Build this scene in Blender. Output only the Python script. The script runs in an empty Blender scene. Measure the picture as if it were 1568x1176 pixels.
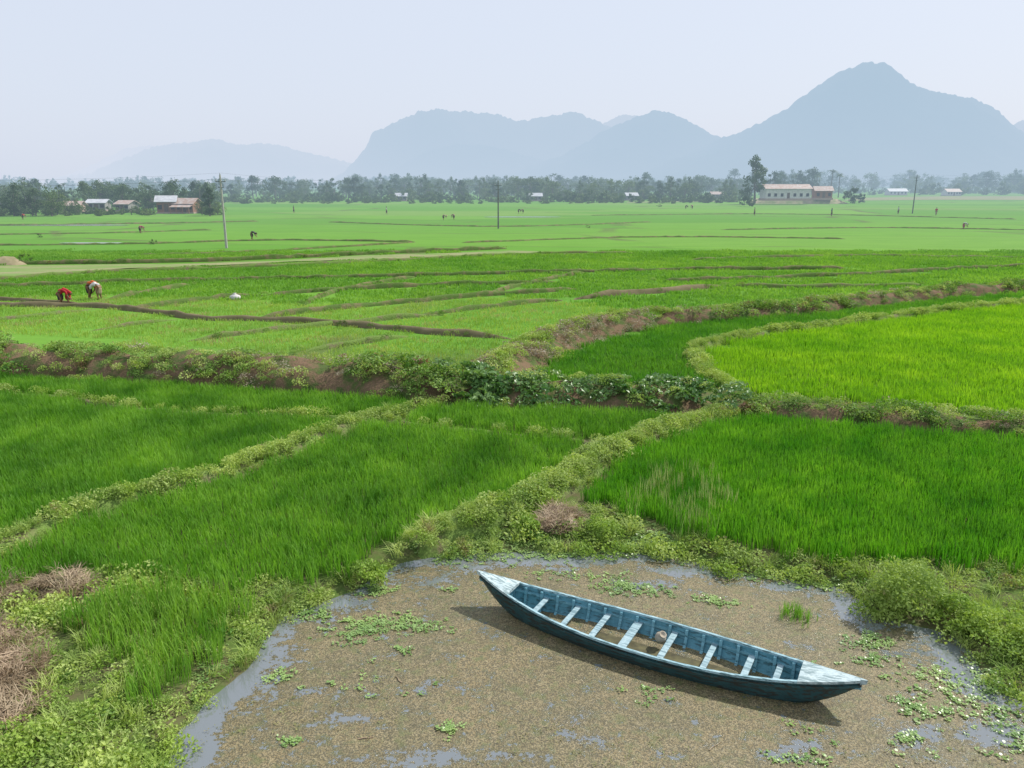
import bpy, math, random, bmesh
import numpy as np
from mathutils import Vector, Matrix
random.seed(7); rng=np.random.default_rng(7)
scene=bpy.context.scene
# ------------------------------------------------------------------ camera / survey helpers
H=7.0; F=1184.0; P=math.atan(306/1184.0); SP=math.sin(P); CP=math.cos(P)
def gp(u,v,z=0.0):
    a=(u-784)/F; b=(v-588)/F
    t=(H-z)/(SP+b*CP)
    return (a*t, t*(CP-b*SP), z)
def g2(pts,z=0.0):
    return np.array([gp(u,v,z)[:2] for u,v in pts])
def zat(Y,v):
    b=(v-588)/F
    return H-(SP+b*CP)*Y/(CP-b*SP)
cam_d=bpy.data.cameras.new("camera"); cam=bpy.data.objects.new("camera",cam_d)
scene.collection.objects.link(cam); scene.camera=cam
cam.location=(0,0,H); cam.rotation_euler=(math.pi/2-P,0,0)
cam_d.sensor_width=36; cam_d.lens=36*F/1568; cam_d.clip_start=0.1; cam_d.clip_end=60000
scene.view_settings.view_transform='Standard'; scene.view_settings.look='None'; scene.view_settings.exposure=0

# ------------------------------------------------------------------ light
sdir=Vector((0.42,0.24,0.52)).normalized()
sun_d=bpy.data.lights.new("sun",'SUN'); sun_d.energy=4.8; sun_d.angle=math.radians(1.2); sun_d.color=(1,0.95,0.87)
sun=bpy.data.objects.new("sun",sun_d); scene.collection.objects.link(sun)
sun.rotation_euler=sdir.to_track_quat('Z','Y').to_euler(); sun.location=(40,30,60)
world=bpy.data.worlds.new("World"); scene.world=world; world.use_nodes=True
wn=world.node_tree; wn.nodes.clear()
sky=wn.nodes.new('ShaderNodeTexSky'); sky.sky_type='NISHITA'; sky.sun_disc=False
sky.sun_elevation=math.asin(sdir.z); sky.sun_rotation=math.atan2(sdir.x,sdir.y); sky.dust_density=3.0; sky.air_density=1.2
mx=wn.nodes.new('ShaderNodeMix'); mx.data_type='RGBA'; mx.inputs[0].default_value=0.82
mx.inputs[7].default_value=(7.95,8.65,10.1,1)
bg=wn.nodes.new('ShaderNodeBackground'); bg.inputs[1].default_value=0.1
wo=wn.nodes.new('ShaderNodeOutputWorld')
wn.links.new(sky.outputs[0],mx.inputs[6]); wn.links.new(mx.outputs[2],bg.inputs[0]); wn.links.new(bg.outputs[0],wo.inputs[0])

# ------------------------------------------------------------------ materials
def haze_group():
    g=bpy.data.node_groups.new("painted_haze",'ShaderNodeTree')  # haze painted into materials: emission mixed over surfaces by distance from origin
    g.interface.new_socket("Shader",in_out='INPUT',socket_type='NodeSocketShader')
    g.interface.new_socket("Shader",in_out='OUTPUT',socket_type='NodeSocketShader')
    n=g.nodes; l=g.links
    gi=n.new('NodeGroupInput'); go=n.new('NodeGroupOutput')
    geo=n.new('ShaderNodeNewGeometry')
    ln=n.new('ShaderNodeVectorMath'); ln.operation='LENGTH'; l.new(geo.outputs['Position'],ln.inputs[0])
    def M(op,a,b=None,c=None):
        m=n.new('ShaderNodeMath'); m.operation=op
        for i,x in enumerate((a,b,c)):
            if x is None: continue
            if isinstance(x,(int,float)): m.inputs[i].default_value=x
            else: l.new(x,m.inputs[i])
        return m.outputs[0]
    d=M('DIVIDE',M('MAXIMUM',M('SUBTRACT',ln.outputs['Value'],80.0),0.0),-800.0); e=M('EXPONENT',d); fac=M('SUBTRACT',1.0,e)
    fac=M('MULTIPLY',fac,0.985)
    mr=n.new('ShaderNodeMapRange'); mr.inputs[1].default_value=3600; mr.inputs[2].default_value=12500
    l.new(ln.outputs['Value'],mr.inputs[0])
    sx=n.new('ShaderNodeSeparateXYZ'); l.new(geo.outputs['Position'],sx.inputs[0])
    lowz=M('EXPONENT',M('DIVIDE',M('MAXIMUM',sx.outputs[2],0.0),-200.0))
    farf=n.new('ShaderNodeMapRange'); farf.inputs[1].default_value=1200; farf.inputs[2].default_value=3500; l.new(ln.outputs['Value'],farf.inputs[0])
    lowz=M('MULTIPLY',M('MULTIPLY',lowz,0.33),farf.outputs[0])  # low mist painted as paler haze colour near the far hill bases
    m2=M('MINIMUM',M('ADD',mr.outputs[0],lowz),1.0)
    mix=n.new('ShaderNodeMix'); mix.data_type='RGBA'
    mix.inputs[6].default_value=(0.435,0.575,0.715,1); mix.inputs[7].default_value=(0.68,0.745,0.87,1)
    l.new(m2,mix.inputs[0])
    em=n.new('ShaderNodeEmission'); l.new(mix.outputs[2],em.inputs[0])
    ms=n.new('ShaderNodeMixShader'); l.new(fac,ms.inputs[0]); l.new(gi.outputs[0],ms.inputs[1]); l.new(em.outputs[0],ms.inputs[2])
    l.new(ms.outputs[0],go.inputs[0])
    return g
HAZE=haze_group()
class MB:
    def __init__(s,name,haze=True):
        s.m=bpy.data.materials.new(name); s.m.use_nodes=True; s.t=s.m.node_tree; s.n=s.t.nodes; s.l=s.t.links
        s.n.clear(); s.out=s.n.new('ShaderNodeOutputMaterial'); s.haze=haze
        s.geo=s.n.new('ShaderNodeNewGeometry'); s.pos=s.geo.outputs['Position']
        try: s.m.cycles.emission_sampling='NONE'
        except Exception as ex: print("es",ex)
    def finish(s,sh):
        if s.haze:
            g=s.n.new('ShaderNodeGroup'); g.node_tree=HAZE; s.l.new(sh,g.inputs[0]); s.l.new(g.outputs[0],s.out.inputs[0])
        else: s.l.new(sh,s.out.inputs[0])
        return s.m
    def noise(s,scale,detail=3,vec=None,rough=0.6):
        x=s.n.new('ShaderNodeTexNoise'); x.inputs['Scale'].default_value=scale; x.inputs['Detail'].default_value=detail; x.inputs['Roughness'].default_value=rough
        s.l.new(vec if vec is not None else s.pos,x.inputs['Vector']); return x.outputs[0]
    def vmul(s,vec,v):
        x=s.n.new('ShaderNodeVectorMath'); x.operation='MULTIPLY'; s.l.new(vec,x.inputs[0]); x.inputs[1].default_value=v; return x.outputs[0]
    def mr(s,x,a,b,c=0.0,d=1.0):
        m=s.n.new('ShaderNodeMapRange'); s.l.new(x,m.inputs[0]); m.inputs[1].default_value=a; m.inputs[2].default_value=b; m.inputs[3].default_value=c; m.inputs[4].default_value=d; return m.outputs[0]
    def math(s,op,a,b=None):
        m=s.n.new('ShaderNodeMath'); m.operation=op
        for i,x in enumerate((a,b)):
            if x is None: continue
            if isinstance(x,(int,float)): m.inputs[i].default_value=x
            else: s.l.new(x,m.inputs[i])
        return m.outputs[0]
    def mix(s,f,a,b,blend='MIX'):
        m=s.n.new('ShaderNodeMix'); m.data_type='RGBA'; m.blend_type=blend
        for i,x in ((0,f),(6,a),(7,b)):
            if isinstance(x,(int,float)): m.inputs[i].default_value=x
            elif isinstance(x,tuple): m.inputs[i].default_value=(*x[:3],1)
            else: s.l.new(x,m.inputs[i])
        return m.outputs[2]
    def prin(s,col,rough=0.8,spec=0.3,bump=None,bs=0.3,bd=0.02):
        p=s.n.new('ShaderNodeBsdfPrincipled'); s.lastp=p
        if isinstance(col,tuple): p.inputs['Base Color'].default_value=(*col[:3],1)
        else: s.l.new(col,p.inputs['Base Color'])
        if isinstance(rough,(int,float)): p.inputs['Roughness'].default_value=rough
        else: s.l.new(rough,p.inputs['Roughness'])
        p.inputs['Specular IOR Level'].default_value=spec
        if bump is not None:
            b=s.n.new('ShaderNodeBump'); b.inputs['Strength'].default_value=bs; b.inputs['Distance'].default_value=bd
            s.l.new(bump,b.inputs['Height']); s.l.new(b.outputs[0],p.inputs['Normal'])
        return p.outputs[0]
def foliage(name,c1,c2,transl=0.35,nscale=0.25,dry=None,dryamt=0.62,spec=0.25,rough=0.55,haze=False,vr=(0.78,1.2),dscale=1.3):
    b=MB(name,haze); oi=b.n.new('ShaderNodeObjectInfo')
    c=b.mix(oi.outputs['Random'],c1,c2)
    nz=b.noise(nscale,3); v=b.mr(nz,0.3,0.7,*vr)
    hs=b.n.new('ShaderNodeHueSaturation'); b.l.new(c,hs.inputs['Color']); b.l.new(v,hs.inputs['Value'])
    b.l.new(b.mr(nz,0.3,0.7,0.514,0.486),hs.inputs['Hue'])
    c=hs.outputs[0]
    if dry:
        nz2=b.noise(dscale,3); c=b.mix(b.mr(nz2,dryamt-0.04,dryamt+0.05),c,dry)
    p=b.prin(c,rough,spec)
    tr=b.n.new('ShaderNodeBsdfTranslucent')
    b.l.new(b.mix(1.0,c,(1.2,1.2,0.6),'MULTIPLY'),tr.inputs[0])
    ms=b.n.new('ShaderNodeMixShader'); ms.inputs[0].default_value=transl
    b.l.new(p,ms.inputs[1]); b.l.new(tr.outputs[0],ms.inputs[2])
    return b.finish(ms.outputs[0])
def simple(name,c1,c2,scale=4,rough=0.8,spec=0.3,haze=True,bump=True,bs=0.3,bd=0.02):
    b=MB(name,haze); nz=b.noise(scale,5); c=b.mix(b.mr(nz,0.35,0.65),c1,c2)
    return b.finish(b.prin(c,rough,spec,nz if bump else None,bs,bd))

M_rice_a=foliage("rice_mid_green",(0.115,0.30,0.026),(0.18,0.385,0.048),0.45,0.45,vr=(0.66,1.3))
M_rice_b=foliage("rice_deep_green",(0.085,0.29,0.015),(0.14,0.36,0.028),0.45,0.45,vr=(0.68,1.26))
M_rice_d=foliage("rice_strip_green",(0.085,0.26,0.022),(0.12,0.31,0.032),0.45,0.30)
M_rice_e=foliage("rice_bright",(0.20,0.43,0.018),(0.25,0.48,0.028),0.45,0.35,vr=(0.8,1.15))
M_rice_s=foliage("rice_seedling",(0.26,0.42,0.07),(0.33,0.47,0.10),0.4,0.25,dry=(0.36,0.36,0.15),dryamt=0.58,dscale=0.5)
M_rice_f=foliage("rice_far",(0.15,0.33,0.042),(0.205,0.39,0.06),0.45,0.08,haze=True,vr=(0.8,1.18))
M_weed=foliage("weed_light",(0.24,0.38,0.06),(0.44,0.54,0.18),0.35,1.2,dry=(0.30,0.26,0.13),dryamt=0.66)
M_weed2=foliage("weed_mid",(0.12,0.25,0.04),(0.27,0.40,0.11),0.35,0.8,dry=(0.23,0.14,0.09),dryamt=0.62)
M_vine=foliage("vine_leaf",(0.075,0.19,0.04),(0.20,0.33,0.11),0.28,1.0,spec=0.5,rough=0.4)
M_dryvine=foliage("dry_vine",(0.25,0.20,0.14),(0.44,0.39,0.30),0.2,0.8)
M_straw=foliage("straw",(0.24,0.17,0.105),(0.38,0.30,0.20),0.1,1.0)
M_float=foliage("floating_leaf",(0.17,0.30,0.07),(0.30,0.43,0.15),0.2,1.5,spec=0.5,rough=0.35)
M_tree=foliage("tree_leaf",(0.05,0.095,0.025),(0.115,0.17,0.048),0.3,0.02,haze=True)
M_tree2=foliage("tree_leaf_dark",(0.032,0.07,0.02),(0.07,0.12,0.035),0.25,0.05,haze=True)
M_bark=simple("bark",(0.10,0.08,0.06),(0.20,0.17,0.14),6,0.9)
M_soil=simple("bund_soil",(0.13,0.12,0.06),(0.20,0.165,0.10),1.2,0.95,0.1,bs=0.8,bd=0.05)
def soilgreen(name,g,s_,a=.5,b_=.62):
    b=MB(name); n1=b.noise(1.6,5); n2=b.noise(14,3)
    c=b.mix(b.mr(n1,a,b_),g,s_); c=b.mix(b.mr(n2,0.3,0.7,0,0.5),c,(0.07,0.09,0.03))
    return b.finish(b.prin(c,0.95,0.1,n2,0.8,0.05))
M_soilg=soilgreen("bund_grassy_soil",(0.16,0.25,0.06),(0.20,0.18,0.10))
M_fb=soilgreen("far_bund_grass",(0.10,0.17,0.04),(0.20,0.18,0.09),.48,.6)
M_emb=soilgreen("embankment_soil",(0.08,0.12,0.035),(0.20,0.125,0.085),.42,.55)
def drysoil():
    b=MB("dry_field_soil"); n1=b.noise(0.3,5,b.vmul(b.pos,(0.5,1.5,1))); n2=b.noise(4,4)
    c=b.mix(b.mr(n1,0.42,0.58),(0.27,0.28,0.14),(0.15,0.28,0.06)); c=b.mix(b.mr(n2,0.35,0.65,0,0.55),c,(0.19,0.19,0.10))
    return b.finish(b.prin(c,0.95,0.1))
M_dry=drysoil()
def groundmat():
    b=MB("ground_soil_and_fields")
    sx=b.n.new('ShaderNodeSeparateXYZ'); b.l.new(b.pos,sx.inputs[0])
    n1=b.noise(2.2,6); n2=b.noise(22,3)
    near=b.mix(b.mr(n1,0.4,0.6),(0.09,0.15,0.032),(0.13,0.115,0.06)); near=b.mix(b.mr(n2,0.3,0.7,0,0.5),near,(0.05,0.07,0.02))
    rot=b.n.new('ShaderNodeVectorRotate'); rot.rotation_type='Z_AXIS'; rot.inputs['Angle'].default_value=0.16; b.l.new(b.pos,rot.inputs['Vector'])
    wn_=b.n.new('ShaderNodeTexNoise'); wn_.inputs['Scale'].default_value=0.05; b.l.new(b.pos,wn_.inputs['Vector'])
    wv=b.n.new('ShaderNodeVectorMath'); wv.operation='MULTIPLY_ADD'; b.l.new(wn_.outputs[1],wv.inputs[0]); wv.inputs[1].default_value=(8,8,0); b.l.new(rot.outputs[0],wv.inputs[2])
    v=b.vmul(wv.outputs[0],(0.014,0.050,0.0))
    vo=b.n.new('ShaderNodeTexVoronoi'); vo.inputs['Scale'].default_value=1.0; vo.inputs['Randomness'].default_value=0.7; b.l.new(v,vo.inputs['Vector'])
    vs=b.n.new('ShaderNodeSeparateColor'); b.l.new(vo.outputs['Color'],vs.inputs[0])
    ve=b.n.new('ShaderNodeTexVoronoi'); ve.feature='DISTANCE_TO_EDGE'; ve.inputs['Scale'].default_value=1.0; ve.inputs['Randomness'].default_value=0.7; b.l.new(v,ve.inputs['Vector'])
    far=b.mix(vs.outputs[0],(0.095,0.245,0.026),(0.15,0.31,0.040))
    far=b.mix(b.mr(vs.outputs[1],0.82,0.90,0,0.7),far,(0.19,0.30,0.07))
    n3=b.noise(0.35,5,b.vmul(b.pos,(0.35,1.0,1.0))); n4=b.noise(3.5,3)
    far=b.mix(b.mr(n3,0.35,0.7,0,0.4),far,(0.075,0.20,0.022)); far=b.mix(b.mr(n4,0.35,0.7,0,0.25),far,(0.06,0.16,0.02))
    edge=b.mr(ve.outputs['Distance'],0.008,0.020,0.75,0.0); n5=b.noise(0.08,3)
    far=b.mix(b.math('MULTIPLY',edge,b.mr(n5,0.40,0.58)),far,(0.10,0.12,0.045))
    c=b.mix(b.mr(sx.outputs[1],30,34),near,far)
    return b.finish(b.prin(c,0.95,0.1,n1,0.6,0.05))
M_ground=groundmat()

# ------------------------------------------------------------------ numpy tools
def vn(x,y,s=0.0):
    x=np.asarray(x,float); y=np.asarray(y,float)
    i=np.floor(x); j=np.floor(y); fx=x-i; fy=y-j; fx=fx*fx*(3-2*fx); fy=fy*fy*(3-2*fy)
    def h(a,b):
        q=np.sin(a*127.1+b*311.7+s*74.7)*43758.5453; return q-np.floor(q)
    return (h(i,j)*(1-fx)+h(i+1,j)*fx)*(1-fy)+(h(i,j+1)*(1-fx)+h(i+1,j+1)*fx)*fy
def fbm(x,y,s=0,o=4):
    r=0;a=0.5
    for k in range(o): r=r+a*vn(np.asarray(x)*2**k,np.asarray(y)*2**k,s+k); a*=0.5
    return r
def inpoly(x,y,poly):
    ins=np.zeros(x.shape,bool); n=len(poly)
    for i in range(n):
        x1,y1=poly[i]; x2,y2=poly[(i+1)%n]
        c=((y1>y)!=(y2>y))
        xi=(x2-x1)*(y-y1)/(y2-y1+1e-12)+x1
        ins^=(c&(x<xi))
    return ins
def pdist(x,y,line,closed=False):
    d=np.full(x.shape,1e9); n=len(line)
    for i in range(n if closed else n-1):
        x1,y1=line[i]; x2,y2=line[(i+1)%n]; dx=x2-x1; dy=y2-y1; L=dx*dx+dy*dy+1e-12
        t=np.clip(((x-x1)*dx+(y-y1)*dy)/L,0,1); d=np.minimum(d,np.hypot(x-x1-t*dx,y-y1-t*dy))
    return d
def smooth(pts,step):
    pts=np.array(pts,float); out=[]
    n=len(pts)
    for i in range(n-1):
        p0=pts[max(i-1,0)];p1=pts[i];p2=pts[i+1];p3=pts[min(i+2,n-1)]
        k=max(2,int(np.linalg.norm(p2-p1)/step))
        for j in range(k):
            t=j/k; out.append(0.5*((2*p1)+(-p0+p2)*t+(2*p0-5*p1+4*p2-p3)*t*t+(-p0+3*p1-3*p2+p3)*t**3))
    out.append(pts[-1]); return np.array(out)
def mesh_obj(name,verts,faces,mat=None,parent=None,smoothf=False,link=True):
    me=bpy.data.meshes.new(name); me.from_pydata([tuple(map(float,v)) for v in verts],[],[tuple(map(int,f)) for f in faces]); me.update()
    if mat: me.materials.append(mat)
    if smoothf: me.polygons.foreach_set('use_smooth',[True]*len(me.polygons))
    o=bpy.data.objects.new(name,me)
    if link: scene.collection.objects.link(o)
    if parent: o.parent=parent
    return o
def empty(name,loc=(0,0,0),rz=0,sc=1):
    o=bpy.data.objects.new(name,None); scene.collection.objects.link(o); o.location=loc; o.rotation_euler=(0,0,rz); o.scale=(sc,)*3; o.empty_display_size=0.3; return o

# ------------------------------------------------------------------ layout
WZ=-0.18
pond_px=[(235,1300),(262,1176),(300,1100),(345,1045),(400,995),(450,948),(560,893),(640,862),(760,850),(870,846),(1000,850),(1080,870),(1200,886),(1290,903),(1335,952),(1420,962),(1480,1000),(1530,1060),(1600,1095),(1700,1200),(1750,1400)]
pond=g2(pond_px,WZ)
pond=smooth(pond,0.3)
pond+=0.30*(np.stack([fbm(pond[:,0]*1.7,pond[:,1]*1.7,3),fbm(pond[:,0]*1.7,pond[:,1]*1.7,9)],1)-0.47)*2
pond=np.vstack([pond,[[9,2.0],[-4,2.0]]])
bunds=[]
def B(px,hw,h,veg,dens,mat,step=0.5,taper=(1,1)):
    w=smooth(g2(px),step); w[:,1]+=hw*0.25*(vn(w[:,0]*0.8,w[:,1]*0.8,5)-0.5)*2
    bunds.append(dict(line=w,hw=hw,h=h,veg=veg,dens=dens,mat=mat))
B([(-250,930),(0,845),(130,790),(250,757),(340,733),(420,702),(500,673),(560,650),(600,640)],0.36,0.26,'light',42,M_soilg,0.3)
B([(-200,590),(50,608),(250,633),(430,640),(560,645),(640,654),(780,668),(930,684)],0.16,0.15,'light',9,M_soilg,0.3)
B([(560,650),(640,630),(700,622)],0.2,0.2,'light',12,M_soilg,0.3)
B([(640,846),(690,815),(760,795),(830,765),(880,735),(930,705),(1000,675),(1060,655),(1110,640)],0.46,0.32,'light',66,M_soilg,0.3)
EMB1=[(-500,535),(-200,548),(0,562),(200,573),(400,588),(600,601),(700,607)]
EMB1b=[(690,606),(800,612),(900,616),(1000,620),(1110,626)]
EMB1c=[(1100,625),(1200,634),(1300,643),(1400,650),(1568,662),(1900,690),(2300,720)]
B(EMB1,1.35,0.9,'emb',0,M_emb,0.5)
B(EMB1b,1.1,0.65,'vine',0,M_emb,0.5)
B(EMB1c,0.75,0.45,'emb',0,M_emb,0.5)
EMB2=[(730,598),(770,572),(820,545),(870,522),(930,507),(1000,498)]
EMB2b=[(990,499),(1100,490),(1250,476),(1400,459),(1568,443),(1900,415)]
B(EMB2,1.25,0.75,'dry',0,M_emb,0.5)
B(EMB2b,0.9,0.6,'emb',0,M_emb,0.5)
B([(1125,600),(1085,580),(1066,555),(1068,535),(1150,518),(1300,498),(1420,482),(1568,468),(1900,440)],0.38,0.25,'light',40,M_soilg,0.4)
n_near=len(bunds)
far_px=[
 ([(-200,466),(0,468),(150,471),(300,488),(420,492),(540,500),(680,513),(800,521)],0.28,0.3,M_soil),
 ([(270,526),(400,508),(520,497),(620,488),(700,482)],0.24,0.26,M_soilg),
 ([(120,510),(200,498),(290,488)],0.2,0.22,M_soilg),
 ([(430,546),(540,528),(640,513)],0.24,0.26,M_soilg),
 ([(-100,498),(60,484),(160,472)],0.2,0.22,M_soilg),
 ([(-100,457),(60,462),(150,471)],0.2,0.25,M_soil),
 ([(180,478),(340,456),(420,452)],0.24,0.3,M_fb),
 ([(380,490),(470,478),(560,470),(760,452),(900,444)],0.26,0.32,M_fb),
 ([(620,488),(760,470),(870,459)],0.26,0.3,M_fb),
 ([(870,459),(950,452),(1020,447),(1110,438)],0.32,0.38,M_soil),
 ([(1110,438),(1250,441),(1420,437)],0.26,0.32,M_soilg),
 ([(-100,442),(0,440),(250,432),(600,424),(1000,415),(1300,412)],0.26,0.32,M_fb),
 ([(1000,432),(1250,424),(1568,408),(1800,398)],0.26,0.32,M_fb),
 ([(300,436),(160,460)],0.22,0.3,M_fb),
 ([(640,424),(520,446),(460,470)],0.22,0.3,M_fb),
 ([(900,418),(800,436),(740,455)],0.22,0.3,M_fb),
 ([(-200,432),(0,428),(150,418),(350,411),(600,400),(800,390),(980,389)],0.30,0.3,M_soilg),
 ([(-200,402),(0,404),(120,404),(300,401),(560,390),(780,381)],0.3,0.4,M_fb),
 ([(400,452),(620,440),(860,432)],0.24,0.3,M_fb),
 ([(-100,376),(200,374),(420,368),(640,371)],0.35,0.22,M_fb),
 ([(700,372),(1000,363),(1300,366)],0.35,0.2,M_fb),
 ([(200,392),(420,384),(640,371)],0.35,0.22,M_fb),
 ([(-100,346),(200,343),(400,339)],0.5,0.25,M_fb),
 ([(500,340),(760,347),(1000,340)],0.5,0.2,M_fb),
 ([(1050,398),(1300,392),(1600,396)],0.35,0.22,M_fb),
 ([(900,330),(1200,328),(1560,336)],0.5,0.2,M_fb),
 ([(-50,360),(160,357),(330,352)],0.4,0.2,M_fb),
 ([(1100,352),(1350,349),(1600,353)],0.4,0.2,M_fb),
]
for px,hw,h,m in far_px:
    w=smooth(g2(px),0.8); w[:,1]+=1.1*(fbm(w[:,0]*0.25,w[:,1]*0.25,5)-0.47)
    bunds.append(dict(line=w,hw=hw,h=h,veg='none',dens=0,mat=m))
def base_z(x,y):
    d=pdist(x,y,pond,True); ins=inpoly(x,y,pond); d=np.where(ins,d,-d)
    return np.interp(d,[-0.7,0,0.9],[0,WZ-0.01,-0.65])
def ground_z(x,y):
    z=base_z(x,y)
    for b in bunds[:n_near]:
        d=pdist(x,y,b['line'])/b['hw']
        z=np.maximum(z,np.where(d<1,b['h']*np.clip(1-d*d,0,1),-9))
    return z
def axis(lo,hi,step,far,grow):
    a=list(np.arange(lo,hi+1e-6,step)); s=step
    while a[-1]<far: s*=grow; a.append(a[-1]+s)
    return a
xa=np.array(axis(-10,11,0.13,16000,1.09)); 
s=0.13; neg=[-10.0]
while neg[-1]>-16000: s*=1.09; neg.append(neg[-1]-s)
xs=np.concatenate([np.array(neg[1:])[::-1],xa])
ya=np.array(axis(2,17,0.13,26000,1.06)); s=0.13; neg=[2.0]
while neg[-1]>-400: s*=1.25; neg.append(neg[-1]-s)
ys=np.concatenate([np.array(neg[1:])[::-1],ya])
X,Y=np.meshgrid(xs,ys); nx,ny=len(xs),len(ys)
Z=base_z(X.ravel(),Y.ravel()); fx=X.ravel(); fy=Y.ravel()
nearm=np.exp(-np.hypot(fx,fy)/60); Z=Z+(fbm(fx*1.1,fy*1.1,2)-0.5)*0.07*nearm*(np.abs(Z)<0.5)
idx=np.arange(nx*ny).reshape(ny,nx)
fc=np.stack([idx[:-1,:-1].ravel(),idx[:-1,1:].ravel(),idx[1:,1:].ravel(),idx[1:,:-1].ravel()],1)
def big_mesh(name,V,Fq,mat,smoothf=True,link=True):
    me=bpy.data.meshes.new(name); me.vertices.add(len(V)); me.vertices.foreach_set('co',np.asarray(V,np.float32).ravel())
    k=Fq.shape[1]; me.loops.add(Fq.size); me.loops.foreach_set('vertex_index',Fq.astype(np.int32).ravel())
    me.polygons.add(len(Fq)); me.polygons.foreach_set('loop_start',np.arange(0,Fq.size,k,dtype=np.int32)); me.polygons.foreach_set('loop_total',np.full(len(Fq),k,np.int32))
    me.update(calc_edges=True); me.validate(); me.materials.append(mat)
    if smoothf: me.polygons.foreach_set('use_smooth',np.ones(len(me.polygons),bool))
    o=bpy.data.objects.new(name,me)
    if link: scene.collection.objects.link(o)
    return o
big_mesh("ground",np.stack([fx,fy,Z],1),fc,M_ground)
def ribbon(name,b):
    L=b['line']; n=len(L); T=np.gradient(L,axis=0); T/=np.linalg.norm(T,axis=1)[:,None]+1e-9; N=np.stack([-T[:,1],T[:,0]],1)
    k=9; cs=np.linspace(-1.0,1.0,k); V=[]
    i_=np.arange(n); e=np.minimum(i_,n-1-i_); tap=np.clip((e+0.0)/3.0,0,1); tap=np.sqrt(tap)
    for c in cs:
        p=L+N*(c*b['hw']*(0.75+0.5*vn(L[:,0]*1.3,L[:,1]*1.3,c*3+8))*(0.25+0.75*tap))[:,None]
        z=b['h']*tap*np.clip(1-c*c,0,1)*(0.65+0.7*vn(p[:,0]*1.1,p[:,1]*1.1,4))-0.03-(0.1 if abs(c)>0.99 else 0)-0.15*(1-tap)
        V.append(np.stack([p[:,0],p[:,1],z],1))
    V=np.stack(V,1).reshape(-1,3); i=np.arange(n*k).reshape(n,k)
    f=np.stack([i[:-1,:-1].ravel(),i[:-1,1:].ravel(),i[1:,1:].ravel(),i[1:,:-1].ravel()],1)
    return big_mesh(name,V,f,b['mat'])
for i,b in enumerate(bunds): ribbon("field_bund" if b['hw']<0.7 or i>=n_near else "earth_embankment",b)
def sheet(name,px,z,mat):
    p=g2(px); return mesh_obj(name,[(a,b_,z) for a,b_ in p],[list(range(len(p)))],mat)
up=[(-250,405.5),(0,407.5),(120,407),(300,404.5),(430,399),(560,392.5),(680,388),(780,385),(880,386.5),(970,388)]
dn=[(960,389),(860,389.5),(780,390),(690,393),(600,396.5),(450,402),(300,408),(200,412),(100,418),(0,424),(-250,427)]
sheet("dry_field",([(u,v+0.8*math.sin(u*.031)) for u,v in up]+[(u,v+0.9*math.sin(u*.023+1)) for u,v in dn]),0.06,M_dry)
sheet("dry_field",[(1290,307.5),(1420,306),(1568,306.5),(1900,308),(1900,302),(1568,300.5),(1420,301),(1310,303)],0.06,simple("stubble_field",(0.24,0.22,0.10),(0.16,0.20,0.07),.05,0.95))
sheet("dry_field",[(960,311),(1130,308.5),(1130,307.5),(960,309)],0.06,M_dry)
def watermat(name):
    b=MB(name); n=b.noise(3,3); return b.finish(b.prin((0.22,0.25,0.19),0.15,0.6,n,0.05,0.02))
M_pud=watermat("puddle_water")
for k,(u,v,wd,ht) in enumerate([(90,345.0,110,0.9),(150,372.5,60,0.7),(800,332.5,60,0.6),(1230,431,70,0.6)]):
    a=[(u+wd*math.cos(t),v+ht*math.sin(t)) for t in np.linspace(0,2*math.pi,18)[:-1]]
    sheet("paddy_puddle",a[::-1],0.05,M_pud)

# ------------------------------------------------------------------ vegetation prototypes + scatter
def proto_collection(name,objs):
    c=bpy.data.collections.new(name)
    for o in objs: c.objects.link(o)
    return c
def blades(n,area,h,w,seed,lean=0.35,flat=False,square=True,segs3=True):
    r=random.Random(seed); V=[];Fc=[]
    for i in range(n):
        if square: bx=(r.random()-.5)*area; by=(r.random()-.5)*area
        else:
            rr=area*math.sqrt(r.random()); aa=r.random()*6.28; bx=rr*math.cos(aa); by=rr*math.sin(aa)
        az=r.random()*6.283; dx,dy=math.cos(az),math.sin(az); hh=h*(0.7+0.4*r.random()); ww=w*(0.7+0.6*r.random())
        le=lean*(0.2+r.random()); pa=az+1.57+r.uniform(-.6,.6); px,py=math.cos(pa)*ww/2,math.sin(pa)*ww/2
        b0=len(V)
        st_=((0,0.8),(0.45,1),(0.8,0.65)) if segs3 else ((0,0.9),(0.6,0.9))
        for t,wf in st_:
            if flat: z=0.02+r.random()*h; cx=bx+dx*t*area*0.7; cy=by+dy*t*area*0.7
            else: z=hh*(t-0.12*t*t*le*2); cx=bx+dx*hh*le*t*t; cy=by+dy*hh*le*t*t
            V+=[(cx-px*wf,cy-py*wf,z),(cx+px*wf,cy+py*wf,z)]
        if flat: V.append((bx+dx*area*0.7,by+dy*area*0.7,0.02+r.random()*h))
        else: V.append((bx+dx*hh*le*1.15,by+dy*hh*le*1.15,hh*(1-0.25*le)))
        if segs3: Fc+=[(b0,b0+1,b0+3,b0+2),(b0+2,b0+3,b0+5,b0+4),(b0+4,b0+5,b0+6)]
        else: Fc+=[(b0,b0+1,b0+3,b0+2),(b0+2,b0+3,b0+4)]
    return V,Fc
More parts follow.
